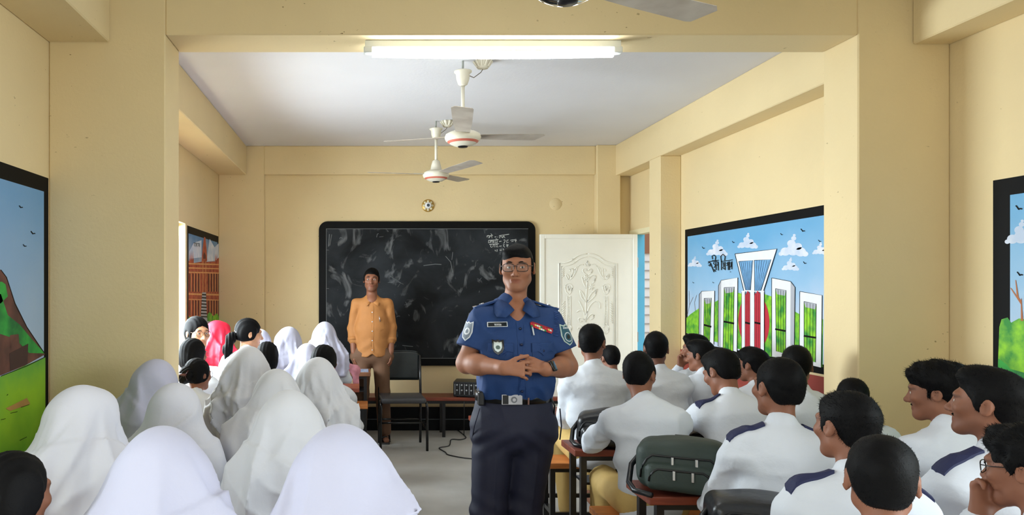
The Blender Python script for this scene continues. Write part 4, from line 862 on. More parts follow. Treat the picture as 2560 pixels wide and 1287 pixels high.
def epaulettes(sk, parent, sides=(0,1)):
    k = sk['k']; NB = sk['NB']; f = sk['shirt_field']
    for i in sides:
        x = (-1,1)[i]; y = sk['sh'][i][1]+.006; y2 = NB[1]+.012
        decal(f, [(x*.066*k,y2-.020*k),(x*.190*k,y-.026*k),(x*.196*k,y),(x*.190*k,y+.026*k),(x*.066*k,y2+.020*k)], 'epaulette', NAVY, parent, .002, .005, C=(0,0,NB[2]+.35), U=V3(1,0,0), Wv=V3(0,1,0), D=V3(0,0,-1))
def body(sk, arms, legs, h, m, parent, face=True, beard=0, w=1.0, fat=1.0, hands=True, brows=True, nr=.045):
    f = Field(); head_field(f, sk['H'], face, w, fat, sk['NB']-sk['u2']*.02*sk['k'], nr); limb_skin(f, sk, arms, legs, hands)
    V, Q = surface(f, h); me = np_mesh('body', V, Q); paint(me, V, head_tone(sk['H'], V, beard, brows)); return link('body', me, m, parent)
def boy(label, px, py, d, byaw=0, lean=.25, hyaw=0, hpitch=.05, hroll=0, h=.0065, sm=1, style='short', seed=1, ep=(), arms=None, glass=False, beard=0, face=False, vol=0, sh=.011, reach=.33, wr=(.1,.1), out=(.5,.5), pants=KHAKI, fat=1.0, armz=None, armfn=None, strands=1500, ln=.012, moust=False, leg_kn=-.42, messy=1.0, nr=.045, hs=.95):
    hyaw = hyaw-byaw-math.atan((px-CX)/F)      # hyaw is given as seen by the viewer: 0 = straight from behind, positive = turned to the left of the picture
    sk, loc, rz = place(px, py, d, byaw, lean=lean, hyaw=hyaw, hpitch=hpitch, hroll=hroll, hs=hs)
    t = thing('person', label, 'person', loc, rz, 'boys in white shirts on the right')
    A = armfn(sk) if armfn else arms_on_desk(sk, reach, wr, out, armz); Lg = seated_legs(sk, kn=leg_kn)
    b = body(sk, A, Lg, h, SK[sm], t, face, beard, nr=nr)
    if face: eyes(sk['H'], b)
    shirt(sk, A, sh, WHITE2, t, seed, fat); trousers(sk, Lg, .018, pants, t, seed); hair(sk['H'], t, style, seed, h=max(.0045,h*.9), n=strands, ln=ln, vol=vol, messy=messy)
    if ep: epaulettes(sk, t, ep)
    if glass: glasses(sk['H'], t)
    if moust:
        H = sk['H']; MB().tube([Vector(H(-.026,-.081,-.058)),Vector(H(-.012,-.0905,-.0535)),Vector(H(0,-.0935,-.0530)),Vector(H(.012,-.0905,-.0535)),Vector(H(.026,-.081,-.058))], [.0012*H.s,.0030*H.s,.0030*H.s,.0030*H.s,.0012*H.s], 6).build('moustache', HAIR, t, True)
    return t, sk
def hijab(sk, parent, m, seed, h=.009, cape=.30, flare=1.0, hood=.0, folds=.006, pin=False, peak=0.0, n=7, loose=0.0, pleat=.013):
    k = sk['k']; H = sk['H']; R = H.R; NB = sk['NB']; u = sk['u2']; f = Field()
    E = lambda c,r,kk=.03,op='u': f.ell(H(*c), V3(*r)*k, kk*k, op, R)
    E((0,.014,.020),(.090+hood,.110+hood,.106+hood*.7)); E((0,.004,-.045),(.082+hood,.090+hood,.080),.06)
    if peak: E((0,-.06,.03),(.072,.06,.075),.03)
    f.econe(H(0,.030,-.03), NB-u*.04*k+V3(0,.035*k,0), (.085+hood+loose)*k, (.115*flare+loose)*k, 1.12, .07)
    f.cone(sk['sh'][0]+V3(.025*k,.01,-.0), sk['sh'][1]+V3(-.025*k,.01,0), .066*k*flare, .066*k*flare, .09)
    f.econe(NB-u*.05*k, sk['P2']+(sk['P1']-sk['P2'])*min(1,cape/.2)-V3(0,0,max(0,cape-.25)*k), .118*k*flare, (.128+.05*cape)*k*flare, 1.5, .08)
    for S in sk['sh']: f.ball(S+V3(0,0,-.03), .070*k*flare, .06)
    for i,x in enumerate((-1,1)): f.cone(H(x*(.025+loose),.03,-.03), sk['sh'][i]*.8+NB*.2+V3(0,.01,-.02), (.052+loose)*k, .064*k*flare, .05)
    E((0,-.135,-.012),(.062,.060,.078),.02,'s')
    A = folds
    def disp(P):
        q = H.inv(P); g = np.clip((.07-q[:,2])/.22,0,1.4); th = np.arctan2(q[:,0],q[:,1]+.02); ph = seed*1.7
        rdg = lambda a: 1-2*np.sqrt(np.abs(np.sin(a*.5))+1e-6)          # narrow ridges, broad hollows
        s1 = rdg(th*n+ph+5*q[:,2]*np.sin(seed)+2.6*wob(P,7,seed+2)); s2 = np.sin(th*(n*2.3)+ph*2+3*wob(P,12,seed+7))
        rad = np.sqrt(q[:,0]**2+(q[:,2]+.08)**2)           # soft arcs around the chin
        s3 = rdg(rad*62+ph+2*wob(P,8,seed+8))*np.clip((.02-q[:,2])/.1,0,1)*.6
        x0 = q[:,0]*math.cos(seed)+q[:,1]*math.sin(seed)*.3; ed = q[:,2]+.13+.55*x0*(1 if seed%2 else -1)+.02*wob(P,10,seed+6)
        lap = np.clip(-ed/.006,0,1)*.007                     # edge of the scarf end laid over the shoulder
        pr = np.random.RandomState(seed); pl = np.zeros(len(P))
        for _ in range(6):                                   # single crisp pleats running down from the crown
            t = ((th-pr.uniform(-2.2,2.2)-pr.normal()*3.0*(q[:,2]-.05)+math.pi)%(2*math.pi)-math.pi)*.11; sd = pr.choice((-1,1)); w = np.where(t*sd > 0, .007, .034); pl += pr.uniform(.5,1.2)*np.exp(-(t/w)**2)
        pl *= np.clip((.075-q[:,2])/.10,0,1)
        return -pleat*pl-1.8*A*g*(s1*.9+.25*s2+.45*s3)-lap-.0012*wob(P,40,seed+4)-A*1.3*crease(P*V3(1,1,.45),26,seed)*np.clip((.06-q[:,2])/.1,0,1)
    f.disp = disp
    hem = NB[2]-cape*k
    f.plane((0,0,hem),(0,.25,-1),.02)
    V, Q = surface(f, h); return link('headscarf', np_mesh('headscarf', V, Q), m, parent)
def girl(label, px, py, d, byaw=0, lean=.22, hyaw=0, hpitch=.08, hroll=0, h=.009, sm=2, seed=1, m=None, cape=.30, flare=1.0, hood=.0, folds=.006, face=False, sh=.012, reach=.30, scarf=True, kame=None, ep=(), n=7, peak=0, hh=.009, armfn=None, loose=0.0, wr=(.1,.1), group='girls in white uniform on the left'):
    hyaw = hyaw-byaw-math.atan((px-CX)/F)      # hyaw is given as seen by the viewer: 0 = straight from behind, positive = turned to the left of the picture
    sk, loc, rz = place(px, py, d, byaw, lean=lean, hyaw=hyaw, hpitch=hpitch, hroll=hroll)
    t = thing('person', label, 'person', loc, rz, group)
    A = armfn(sk) if armfn else arms_on_desk(sk, reach, wr); Lg = seated_legs(sk)
    b = body(sk, A, Lg, h if face or not scarf else .015, SK[sm], t, face, hands=not scarf)
    if face: eyes(sk['H'], b)
    shirt(sk, A, sh, kame or WHITE2, t, seed, .98, collar=not scarf, name='tunic'); trousers(sk, Lg, .026, WHITE2, t, seed, 1.15)
    if scarf: hijab(sk, t, m or WHITE, seed, hh, cape, flare, hood, folds, n=n, peak=peak, loose=loose)
    if ep: epaulettes(sk, t, ep)
    return t, sk
def long_hair(sk, parent, seed, kind, h=.007, strands=900):
    H = sk['H']; k = sk['k']; R = H.R; f = Field()
    E = lambda c,r,kk=.02,op='u': f.ell(H(*c), V3(*r)*k, kk*k, op, R)
    E((0,.018,.030),(.082,.102,.090)); E((0,.045,-.020),(.078,.065,.075),.03)
    if kind == 'bob': E((0,.045,-.05),(.086,.06,.075),.04)
    for x in (-1,1): E((x*.070,.0,.0),(.016,.035,.05),.02)
    if kind == 'bob': E((0,-.120,-.040),(.085,.068,.092),.012,'s'); E((0,-.112,.004),(.058,.045,.052),.012,'s')
    else:
        E((0,-.120,-.045),(.095,.082,.100),.012,'s'); E((0,-.112,.006),(.064,.050,.062),.014,'s'); E((0,.05,-.125),(.12,.11,.06),.02,'s')
        for x in (-1,1): E((x*.098,.004,-.022),(.026,.030,.042),.010,'s')
    f.disp = lambda P: -.0018*np.sin(H.inv(P)[:,0]*230+wob(P,20,seed)*3)-.001*wob(P,80,seed)
    V, Q = surface(f, h); o = link('hair', np_mesh('hair', V, Q), HAIR, parent)
    if kind in ('ponytail',):
        pts = [H(0,.095,-.01), H(0,.145,-.05), H(.0,.16,-.14), H(.0,.15,-.25), H(0,.14,-.33)]
        g = Field(); rr = (.024,.034,.034,.026,.010)
        for i in range(4): g.cone(pts[i],pts[i+1],rr[i]*k,rr[i+1]*k,.03)
        g.disp = lambda P: -.003*np.sin(P[:,0]*260+P[:,1]*120+wob(P,14,seed)*2)
        V, Q = surface(g, .006); link('ponytail', np_mesh('ponytail', V, Q), HAIR, o)
        q = [H(.03*math.cos(a),.10+.012*math.sin(a),-.018+.03*math.sin(a)) for a in [i*math.pi/5 for i in range(11)]]
        MB().tube([Vector(x) for x in q], .012*k, 8).build('hair_tie', mat('striped_scrunchie',(200,196,204),.7,rgb2=(30,32,40),vscale=70), o, True)
    if kind == 'bun':
        g = Field(); g.ell(H(0,.115,.0), V3(.058,.045,.06)*k, .02, 'u', R); g.ell(H(.02,.125,-.03), V3(.04,.035,.04)*k, .02, 'u', R)
        g.disp = lambda P: -.003*np.sin((H.inv(P)[:,0]+H.inv(P)[:,2])*180+wob(P,20,seed)*2)
        V, Q = surface(g, .006); link('hair_bun', np_mesh('hair_bun', V, Q), HAIR, o)
    return o
# ------------------------------------------------------------------ police officer
POL = mat('police_blue_cloth', (22,58,112), .75, var=.10, vscale=7, bump=.2, bscale=24); PNV = mat('police_navy_trousers', (26,28,52), .7, var=.15, vscale=6, bump=.2, bscale=18)
LEATH = mat('black_leather', (14,14,16), .3); SILV = mat('polished_silver', (206,206,210), .22, metal=.9); PWH = mat('badge_white', (216,220,224), .5); TEAL = mat('badge_teal', (30,84,104), .5)
OY = F/540; of = thing('person', 'police officer in blue uniform shirt and glasses, standing with clasped hands', 'person', ((1285-CX)/540, OY, 0))
Q2 = lambda px,py: ((px-1285)/540, (1528-py)/540)
H = Fr((.012,-.012,1.592), rotm(-.30,.02,.0), .935)
aR = (V3(-.150,.012,1.345), V3(-.222,-.012,1.150), V3(-.092,-.232,1.152)); aL = (V3(.170,.012,1.338), V3(.242,-.014,1.137), V3(.092,-.222,1.146))
f = Field(); head_field(f, H, True, 1.02, 1.04, (0,.022,1.385), .051)
f.cone((0,.0,1.37),(0,0,1.05),.075,.06,.05); f.cone((-.12,.01,1.35),(.13,.01,1.35),.045,.045,.05); f.cone((0,-.03,1.37),(0,-.05,1.30),.055,.055,.03)
for S_,E_,W_ in (aR,aL): f.cone(S_,E_,.050,.043,.03); f.cone(E_,E_+(W_-E_)*.35,.042,.043,.03); f.cone(E_+(W_-E_)*.3,W_,.043,.030,.03); f.ell(W_,(.03,.03,.024),.02)
hand(f, aR[2]+V3(-.002,-.014,0), (.94,-.14,-.05), (-.10,-.92,.32), -1, .62, s=.94, curls=(.55,.60,.64,.68), thumb=(.80,.62,-.12), k=.0022, fr=.88, spread=1.8)
hand(f, aL[2]+V3(.004,.008,.004), (-.95,-.06,.12), (.10,-.62,.76), 1, .5, s=.96, curls=(.62,.66,.70,.74), thumb=(.90,.45,.10), k=.0022, fr=.90)
for x,kx in ((-.115,-.13),(.06,.03)): f.cone((0,0,1.05),(x,.0,.82),.05,.05,.04); f.cone((x,0,.82),(kx,.03,.06),.045,.04,.02)
V, Qd = surface(f, .0031); me = np_mesh('body', V, Qd); C = head_tone(H, V, .18); paint(me, V, C); bo = link('body', me, SK[4], of); eyes(H, bo, .15); brow_hair(H, of)
hair(H, of, 'parted', 3, h=.0042, n=900, ln=.007, messy=.12, vol=-.004, hl=.008)
gl = glasses(H, of, False, mat('gunmetal_frame',(40,26,24),.25), .0017)
# shirt
fs = Field(); fs.econe((0,.005,1.00),(0,-.012,1.10),.118,.132,1.40,.05); fs.econe((0,-.012,1.10),(0,.004,1.24),.132,.126,1.40,.06); fs.econe((0,.004,1.24),(.005,.012,1.34),.126,.085,1.45,.05)
fs.cone((-.125,.012,1.338),(.145,.012,1.334),.062,.062,.05); fs.econe((0,.016,1.35),(0,.016,1.425),.085,.058,1.15,.06)
for S_,E_,W_ in (aR,aL): fs.cone(S_+V3(-np.sign(S_[0])*.006,0,0), S_+(E_-S_)*.62, .066, .070, .03); fs.cone(S_+(E_-S_)*.55, S_+(E_-S_)*.64, .071, .074, .01)
def od(P):
    e = np.zeros(len(P))
    for S_,E_,W_ in (aR,aL):
        q = np.linalg.norm(P-(S_+V3(-np.sign(S_[0])*.03,-.03,-.06)),axis=1); e += np.exp(-(q/.07)**2)*np.sin((P[:,2]*.8+P[:,0]*np.sign(S_[0])*.9)*110+wob(P,14,5))
    w = np.exp(-((P[:,2]-1.03)/.035)**2); e += w*np.sin(P[:,0]*85+wob(P,18,8)*2.5)*1.2
    return -.0042*e-.002*wob(P*V3(1,1,.5),26,77)-.006*crease(P*V3(1,1,.6),34,21)
fs.disp = od
for S_,E_,W_ in (aR,aL):
    pass
fs.ell((0,-.115,1.435),(.043,.075,.066),.008,'s'); fs.plane((0,0,.985),(0,0,-1),.01)
# cut the sleeves square above the elbow
class Cut(Field): pass
_old = fs.eval
def ev(P, mar=.07):
    D = _old(P, mar)
    for S_,E_,W_ in (aR,aL):
        u = (E_-S_)/np.linalg.norm(E_-S_); c = S_+(E_-S_)*.66; q = (P-c) @ u; r = np.linalg.norm(P-c-q[:,None]*u,axis=1); m_ = (r < .12) & (q > -.10) & (np.abs(P[:,0]) > .165); D[m_] = np.maximum(D[m_], q[m_])
    return D
fs.eval = ev
V, Qd = surface(fs, .0062); so = link('shirt', np_mesh('shirt', V, Qd), POL, of)
# collar
def loft(rows, name, m, parent, th=.004, smooth=True):
    mb = MB(); n = len(rows[0]); 
    for r in rows: mb.v += [tuple(p) for p in r]
    for j in range(len(rows)-1):
        for i in range(n-1): mb.f.append((j*n+i, j*n+i+1, (j+1)*n+i+1, (j+1)*n+i))
    o = mb.build(name, m, parent, smooth); md = o.modifiers.new('s','SOLIDIFY'); md.thickness = th; md.offset = 0; return o
for x in (-1,1):
    top = [(0,.082,1.458),(x*.042,.070,1.458),(x*.061,.030,1.454),(x*.058,-.015,1.444),(x*.038,-.060,1.426),(x*.018,-.092,1.398)]
    mid = [(0,.092,1.451),(x*.055,.078,1.450),(x*.084,.030,1.442),(x*.085,-.025,1.430),(x*.066,-.080,1.410),(x*.034,-.106,1.386)]
    bot = [(0,.097,1.424),(x*.062,.082,1.423),(x*.100,.030,1.414),(x*.106,-.030,1.398),(x*.098,-.092,1.368),(x*.060,-.118,1.364)]
    loft([top,mid,bot], 'collar', POL, of, .005)
# placket, buttons, pockets
decal(fs, [(-.012,1.005),(.020,1.005),(.020,1.345),(-.012,1.345)], 'button_placket', POL, of, .0005, .0012)
for z in (1.315,1.245,1.175,1.10,1.04):
    p = ray(fs,(.004,-.5,z),(0,1,0),1.0,260); MB().lathe([(0,.004),(.006,.0035),(.0065,0)], 12, Matrix.Translation(Vector(p-V3(0,.002,0))) @ R90).build('button', mat('navy_button',(14,28,64),.3), of, True)
for cx in (-.087,.105):
    w = .052; top = 1.252
    decal(fs, [(cx-w,1.12),(cx+w,1.12),(cx+w,top-.02),(cx-w,top-.02)], 'chest_pocket', POL, of, .0006, .0014)
    decal(fs, [(cx-w-.002,top),(cx-w-.002,top-.040),(cx-w*.5,top-.036),(cx-w*.25,top-.044),(cx,top-.056),(cx+w*.25,top-.044),(cx+w*.5,top-.036),(cx+w+.002,top-.040),(cx+w+.002,top)], 'pocket_flap', POL, of, .004, .003)
    if cx < 0: continue
    p = ray(fs,(cx,-.5,top-.035),(0,1,0),1.0,260); MB().lathe([(0,.004),(.005,.0035),(.006,0)], 12, Matrix.Translation(Vector(p-V3(0,.005,0))) @ R90).build('button', mat('navy_button',(14,28,64),.3), of, True)
# name plate
q = lambda px,py: Q2(px,py)
def rect(x0,y0,x1,y1,tilt=0):
    a,b = q(x0,y0); c,d = q(x1,y1); t = tilt; return [(a,b),(c,b+t),(c,d+t),(a,d)]
npl = decal(fs, rect(1211,803,1258,815,.003), 'name_plate', PWH, of, .003, .002); decal(fs, rect(1213,804.5,1256,813.5,.003), 'plate_face', mat('plate_black',(16,24,30),.3), npl, .0055, .0006)
for i,x in enumerate((1228,1231,1234.5,1238,1241)): decal(fs, rect(x,807.5+(i%2)*.6,x+2,811), 'plate_letter', PWH, npl, .0066, .0004, rings=1)
decal(fs, rect(1227,806.8,1243,807.6), 'plate_letter_bar', PWH, npl, .0066, .0004, rings=1)
# medal ribbons, pen, lanyard
RB = [(200,36,52),(232,226,200),(210,50,60),(40,130,70),(236,196,90),(176,24,40),(228,228,230)]
rbb = decal(fs, [q(1313,803),q(1319,801),q(1372,819),q(1372,828),q(1366,829),q(1313,811)], 'ribbon_bar', mat('ribbon_base',(150,24,44),.6), of, .004, .002)
for row in (0,1):
    for i in range(11):
        x = 1314+i*5.0; y = 803.5+i*1.72+row*5.2; c = RB[(i*2+row*3)%7]
        decal(fs, [q(x,y),q(x+4.4,y+1.4),q(x+4.4,y+5.6),q(x,y+4.2)], 'ribbon', mat('ribbon_%d_%d_%d'%c, c, .6), rbb, .0065, .001, rings=1)
a = q(1316.5,814); b = q(1318.5,833); pa = ray(fs,(a[0],-.5,a[1]),(0,1,0),1.,260); pb = ray(fs,(b[0],-.5,b[1]),(0,1,0),1.,260); MB().tube([Vector(pa-V3(0,.010,0)),Vector(pb-V3(0,.010,0))], .0035, 8).build('pen', PWH, of, True)
pts = []
for i in range(26):
    y = 778+i*2.35; x = 1384+i*-.20+(5.5 if i%2 else -5.5); X = q(x,y); p = ray(fs,(X[0],-.5,X[1]),(0,1,0),1.,260)
    if p is not None: pts.append(Vector(p-V3(0,.006,0)))
MB().tube(pts, .0021, 6).build('lanyard', mat('lanyard_blue',(60,92,160),.6), of, True)
# epaulettes with rank stars
for i,(S_,x) in enumerate(((aR[0],-1),(aL[0],1))):
    A_ = V3(x*.080,.012,1.436); B_ = S_+V3(x*.034,-.004,.058); d = B_-A_; L = np.linalg.norm(d); X = Vector(d/L); Y = Vector((0,1,0)); Y = (Y-X*Y.dot(X)).normalized(); Z = X.cross(Y)
    if Z.z < 0: Z = -Z; Y = -Y
    M = Matrix.Translation(Vector(A_)) @ Matrix((X,Y,Z)).transposed().to_4x4() @ Matrix.Translation((0,0,-.004))
    e = MB().bbox((0,-.026,.0),(L,.026,.010),.003,M).build('epaulette', POL, of, True)
    MB().prism([((.012 if j%2 == 0 else .005)*math.cos(j*math.pi/5), (.012 if j%2 == 0 else .005)*math.sin(j*math.pi/5)) for j in range(10)], .005, M @ Matrix.Translation((L*.62,-.008,.010))).build('rank_star', SILV, e)
    MB().bbox((L-.012,-.02,.010),(L+.002,.02,.013),.001,M).build('service_title', SILV, e)
# sleeve badges
def shield(cx, cz, w, h): return [(cx-w,cz+h),(cx-w*.4,cz+h*.86),(cx,cz+h),(cx+w*.4,cz+h*.86),(cx+w,cz+h),(cx+w*1.02,cz-.1*h),(cx+w*.7,cz-.65*h),(cx,cz-h),(cx-w*.7,cz-.65*h),(cx-w*1.02,cz-.1*h)]
def disc(cx, cz, r, n=16): return [(cx+r*math.cos(2*math.pi*i/n), cz+r*math.sin(2*math.pi*i/n)) for i in range(n)]
D_ = V3(-.36,.93,0); D_ /= np.linalg.norm(D_); U_ = V3(.93,.36,0); U_ /= np.linalg.norm(U_); C_ = V3(.208,.0,1.285)-D_*.4
kw = dict(C=C_, U=U_, Wv=V3(0,0,1), D=D_)
pb_ = decal(fs, shield(0,0,.034,.048), 'sleeve_patch', mat('patch_edge',(190,206,196),.6), of, .002, .001, **kw); decal(fs, shield(0,-.001,.029,.042), 'patch_field', TEAL, pb_, .0036, .0006, **kw); decal(fs, disc(0,-.010,.021), 'patch_ring', PWH, pb_, .0048, .0005, rings=2, **kw)
decal(fs, disc(0,-.010,.0175), 'patch_disc', TEAL, pb_, .0058, .0005, rings=2, **kw); decal(fs, [(-.010,-.016),(-.002,-.020),(.010,-.012),(.008,-.002),(0,.002),(-.008,-.004)], 'patch_emblem', mat('patch_black',(16,26,30),.5), pb_, .0068, .0005, rings=1, **kw)
for x in (-.018,-.010,-.002,.006,.014): decal(fs, [(x,.026),(x+.005,.026),(x+.005,.034),(x,.034)], 'patch_letter', PWH, pb_, .0048, .0004, rings=1, **kw)
D2 = V3(.55,.83,0); D2 /= np.linalg.norm(D2); U2 = V3(.83,-.55,0); U2 /= np.linalg.norm(U2); kw = dict(C=V3(-.196,.0,1.300)-D2*.4, U=U2, Wv=V3(0,0,1), D=D2)
pb_ = decal(fs, shield(0,0,.028,.044), 'sleeve_patch', PWH, of, .002, .001, **kw); decal(fs, shield(0,0,.023,.038), 'patch_field', mat('patch_grey',(120,130,142),.5), pb_, .0036, .0006, **kw); decal(fs, disc(0,0,.016), 'patch_disc', PWH, pb_, .0048, .0005, rings=2, **kw); decal(fs, [(-.006,-.008),(.006,-.008),(.008,.002),(0,.011),(-.008,.002)], 'patch_emblem', mat('patch_grey',(120,130,142),.5), pb_, .0058, .0005, rings=1, **kw)
# hanging metal badge on a black leather tab
hb = decal(fs, shield(*q(1232,862),.024,.034), 'badge_holder', LEATH, of, .0085, .002); decal(fs, shield(*q(1231,861),.0165,.0235), 'badge', mat('badge_metal',(176,182,176),.35,metal=.5), hb, .0115, .002); decal(fs, disc(*q(1231,862),.009), 'badge_emblem', mat('badge_green',(90,112,104),.5), hb, .0145, .0006, rings=2)
# trousers
ft = Field(); ft.econe((0,.008,.99),(0,.012,.86),.122,.140,1.40,.05); hips = ((-.095,.012,.84),(.100,.012,.84)); kn = ((-.120,-.015,.47),(.050,.02,.47)); an = ((-.135,.03,.07),(.030,.08,.07))
for a,b,c in zip(hips,kn,an): ft.cone(a,b,.098,.080,.03); ft.cone(b,c,.080,.064,.03)
def td(P):
    e = np.exp(-((P[:,2]-.80)/.07)**2)*np.sin((P[:,2]+np.abs(P[:,0])*.7)*75+wob(P,12,3)*1.5)+np.exp(-((P[:,2]-.47)/.09)**2)*np.sin(P[:,2]*70+P[:,0]*25+wob(P,12,4)*1.5)
    cr = np.zeros(len(P))
    for b,c in zip(hips,an):
        t = np.clip((.84-P[:,2])/.77,0,1); xc = b[0]+(c[0]-b[0])*t; cr += np.exp(-((P[:,0]-xc)/.006)**2)*(P[:,1] < .0)*(P[:,2] < .78)
    return -.004*e-.002*wob(P*V3(1,1,.4),22,9)-.004*cr-.006*crease(P*V3(1,1,.5),30,23)
ft.disp = td; V, Qd = surface(ft, .0065); link('trousers', np_mesh('trousers', V, Qd), PNV, of)
for x,s in ((-.175,-1),(.185,1)):
    MB().tube([(x,-.10,.955),(x+s*.018,-.06,.87),(x+s*.022,-.02,.80)], .003, 6).build('pocket_seam', PNV, of, True)
for (x,y,_),ky in zip(an,(0,0)):
    g = Field(); g.cone((x,y+.05,.045),(x,y-.10,.04),.042,.036,.02); g.cone((x,y-.10,.035),(x,y-.16,.03),.038,.028,.02); g.cone((x,y+.02,.06),(x,y+.02,.13),.045,.042,.02); g.plane((0,0,.0),(0,0,-1),.004)
    V, Qd = surface(g, .007); link('shoe', np_mesh('shoe', V, Qd), LEATH, of)
# belt with silver buckle, key pouch
rows = [[(.176*1.0*math.cos(a), .008+.134*math.sin(a)*1.0, z) for a in [2*math.pi*i/48 for i in range(49)]] for z in (.978,1.022)]
be = loft(rows, 'belt', LEATH, of, .006)
bx0_, bz_ = q(1240,988); bx1_ = q(1290,988)[0]; yb = .008-.134-.004
MB().bbox((bx0_,yb-.008,.978),(bx1_,yb+.004,1.024),.002).build('buckle', SILV, be); MB().prism(disc(0,0,.014), .003, Matrix.Translation(((bx0_+bx1_)/2+.008,yb-.008,1.001)) @ R90).build('buckle_crest', mat('crest_grey',(120,122,126),.3,metal=.8), be)
MB().prism(disc(0,0,.0075), .002, Matrix.Translation(((bx0_+bx1_)/2+.008,yb-.011,1.001)) @ R90).build('buckle_crest_centre', SILV, be)
MB().bbox((bx0_+.004,yb-.0085,.981),(bx0_+.03,yb-.006,1.021),.001).build('buckle_bar', LEATH, be); x_ = q(1303,988)[0]; MB().bbox((x_,yb-.004,.978),(x_+.007,yb+.006,1.023),.001).build('belt_keeper', mat('keeper_brown',(120,84,72),.4), be)
MB().bbox((-.178,-.085,.965),(-.150,-.045,1.03),.006).build('key_pouch', LEATH, of)
MB().tube([(.155,-.06,1.00),(.175,-.05,.96),(.176,-.03,.90)], .004, 6).build('radio_lead', LEATH, of, True)
# wrist watch
wa = thing('wrist_watch', 'black square smartwatch on the police officer wrist', 'watch', of.location); u = (aL[2]-aL[1]); u = u/np.linalg.norm(u); c = aL[2]-u*.004
Zv = Vector(u); Yv = Vector((-.2,-1,.25)); Yv = (Yv-Zv*Yv.dot(Zv)).normalized(); Xv = Yv.cross(Zv); M = Matrix.Translation(Vector(c)) @ Matrix((Xv,Yv,Zv)).transposed().to_4x4()
MB().lathe([(.0325,-.011),(.0340,0),(.0325,.011)], 28, M).build('strap', LEATH, wa, True); MB().bbox((-.024,.028,-.019),(.024,.042,.019),.006,M,3).build('watch_case', mat('watch_glass',(8,8,10),.08), wa, True)
# ------------------------------------------------------------------ teacher by the blackboard
TD = 7.0; TS = F/TD; te = thing('person', 'man in orange-brown shirt standing by the blackboard, hands in pockets', 'person', ((930-CX)/TS, TD, 0))
H = Fr((-.004,-.015,1.575), rotm(-.05,.0,.03), .98); f = Field(); head_field(f, H, True, .97, .98, (0,.02,1.375), .050)
tA = ((V3(-.155,.015,1.345), V3(-.188,.045,1.10), V3(-.178,-.03,.875)), (V3(.155,.015,1.345), V3(.188,.045,1.10), V3(.182,-.03,.875)))
f.cone((0,0,1.36),(0,0,.95),.06,.06,.05); f.cone((-.12,.01,1.34),(.12,.01,1.34),.035,.035,.05); f.cone((0,-.02,1.36),(0,-.02,1.30),.05,.045,.03)
for i,(S_,E_,W_) in enumerate(tA): f.cone(S_,E_,.040,.036,.03); f.cone(E_,W_,.038,.028,.03); hand(f, W_, (.0,-.1,-1), ((-1,1)[i],-.3,0), (1,-1)[i], .3, s=.95)
tl_ = ((-.085,.01,.86),(.085,.01,.86)); tk = ((-.10,-.01,.47),(.105,-.01,.47)); ta = ((-.115,.03,.09),(.125,.03,.09))
for a,b,c in zip(tl_,tk,ta): f.cone((0,0,.95),a,.05,.05,.03); f.cone(a,b,.05,.045,.03); f.cone(b,c,.045,.034,.03); f.cone(c,(c[0],c[1]+.03,.04),.034,.032,.02); f.cone((c[0],c[1]+.02,.045),(c[0]*1.1,c[1]-.13,.03),.032,.026,.02)
V, Qd = surface(f, .0055); me = np_mesh('body', V, Qd); paint(me, V, head_tone(H, V, .35)); bo = link('body', me, SK[1], te); eyes(H, bo); hair(H, te, 'short', 6, h=.005, n=1500, ln=.010, messy=.7, vol=-.004, hl=.010); brow_hair(H, te)
TAN = mat('orange_brown_cotton', (180,120,64), .75, var=.10, vscale=9, bump=.25, bscale=26); BRT = mat('brown_twill', (112,80,58), .75, var=.10, vscale=8, bump=.2, bscale=20)
fs = Field(); fs.econe((0,.012,.80),(0,.006,1.10),.126,.108,1.38,.05); fs.econe((0,.005,1.10),(0,.008,1.32),.106,.082,1.55,.05); fs.cone((-.125,.012,1.345),(.125,.012,1.345),.048,.048,.04); fs.cone((0,.016,1.33),(0,.016,1.40),.085,.056,.05)
for S_,E_,W_ in tA: fs.cone(S_,E_,.050,.047,.015); fs.cone(E_,E_+(W_-E_)*.48,.051,.050,.02)
fs.disp = lambda P: -.002*wob(P*V3(1,1,.4),22,61)-.007*crease(P*V3(1,1,.6),34,29)-.004*np.exp(-((P[:,2]-.9)/.10)**2)*np.sin(P[:,2]*60+np.abs(P[:,0])*40+wob(P,10,3)*2)
fs.ell((0,-.105,1.405),(.032,.07,.055),.008,'s')
_oldt = fs.eval
def evt(P, mar=.07):
    D = _oldt(P, mar); z = .825+.9*P[:,0]**2+.035*np.exp(-(P[:,0]/.03)**2)*(P[:,1] < 0)
    m_ = (np.abs(P[:,0]) < .155) | (P[:,2] < .80); D[m_] = np.maximum(D[m_], (z-P[:,2])[m_]); return D
fs.eval = evt; V, Qd = surface(fs, .0085); link('shirt', np_mesh('shirt', V, Qd), TAN, te)
for x in (-1,1):
    loft([[(0,.078,1.415),(x*.058,.03,1.412),(x*.056,-.02,1.402),(x*.014,-.078,1.352)],[(0,.09,1.385),(x*.084,.03,1.378),(x*.088,-.04,1.362),(x*.052,-.098,1.318)]], 'collar', TAN, te, .005)
decal(fs, [(-.012,.875),(.014,.875),(.014,1.32),(-.012,1.32)], 'button_placket', TAN, te, .0005, .0015)
for z in (1.26,1.17,1.08,.99,.90):
    p = ray(fs,(.001,-.5,z),(0,1,0),1.0,260); MB().lathe([(0,.004),(.005,.0035),(.006,0)], 10, Matrix.Translation(Vector(p-V3(0,.002,0))) @ R90).build('button', PWH, te, True)
decal(fs, [(.04,1.10),(.075,1.085),(.115,1.10),(.118,1.205),(.04,1.205)], 'chest_pocket', TAN, te, .001, .002)
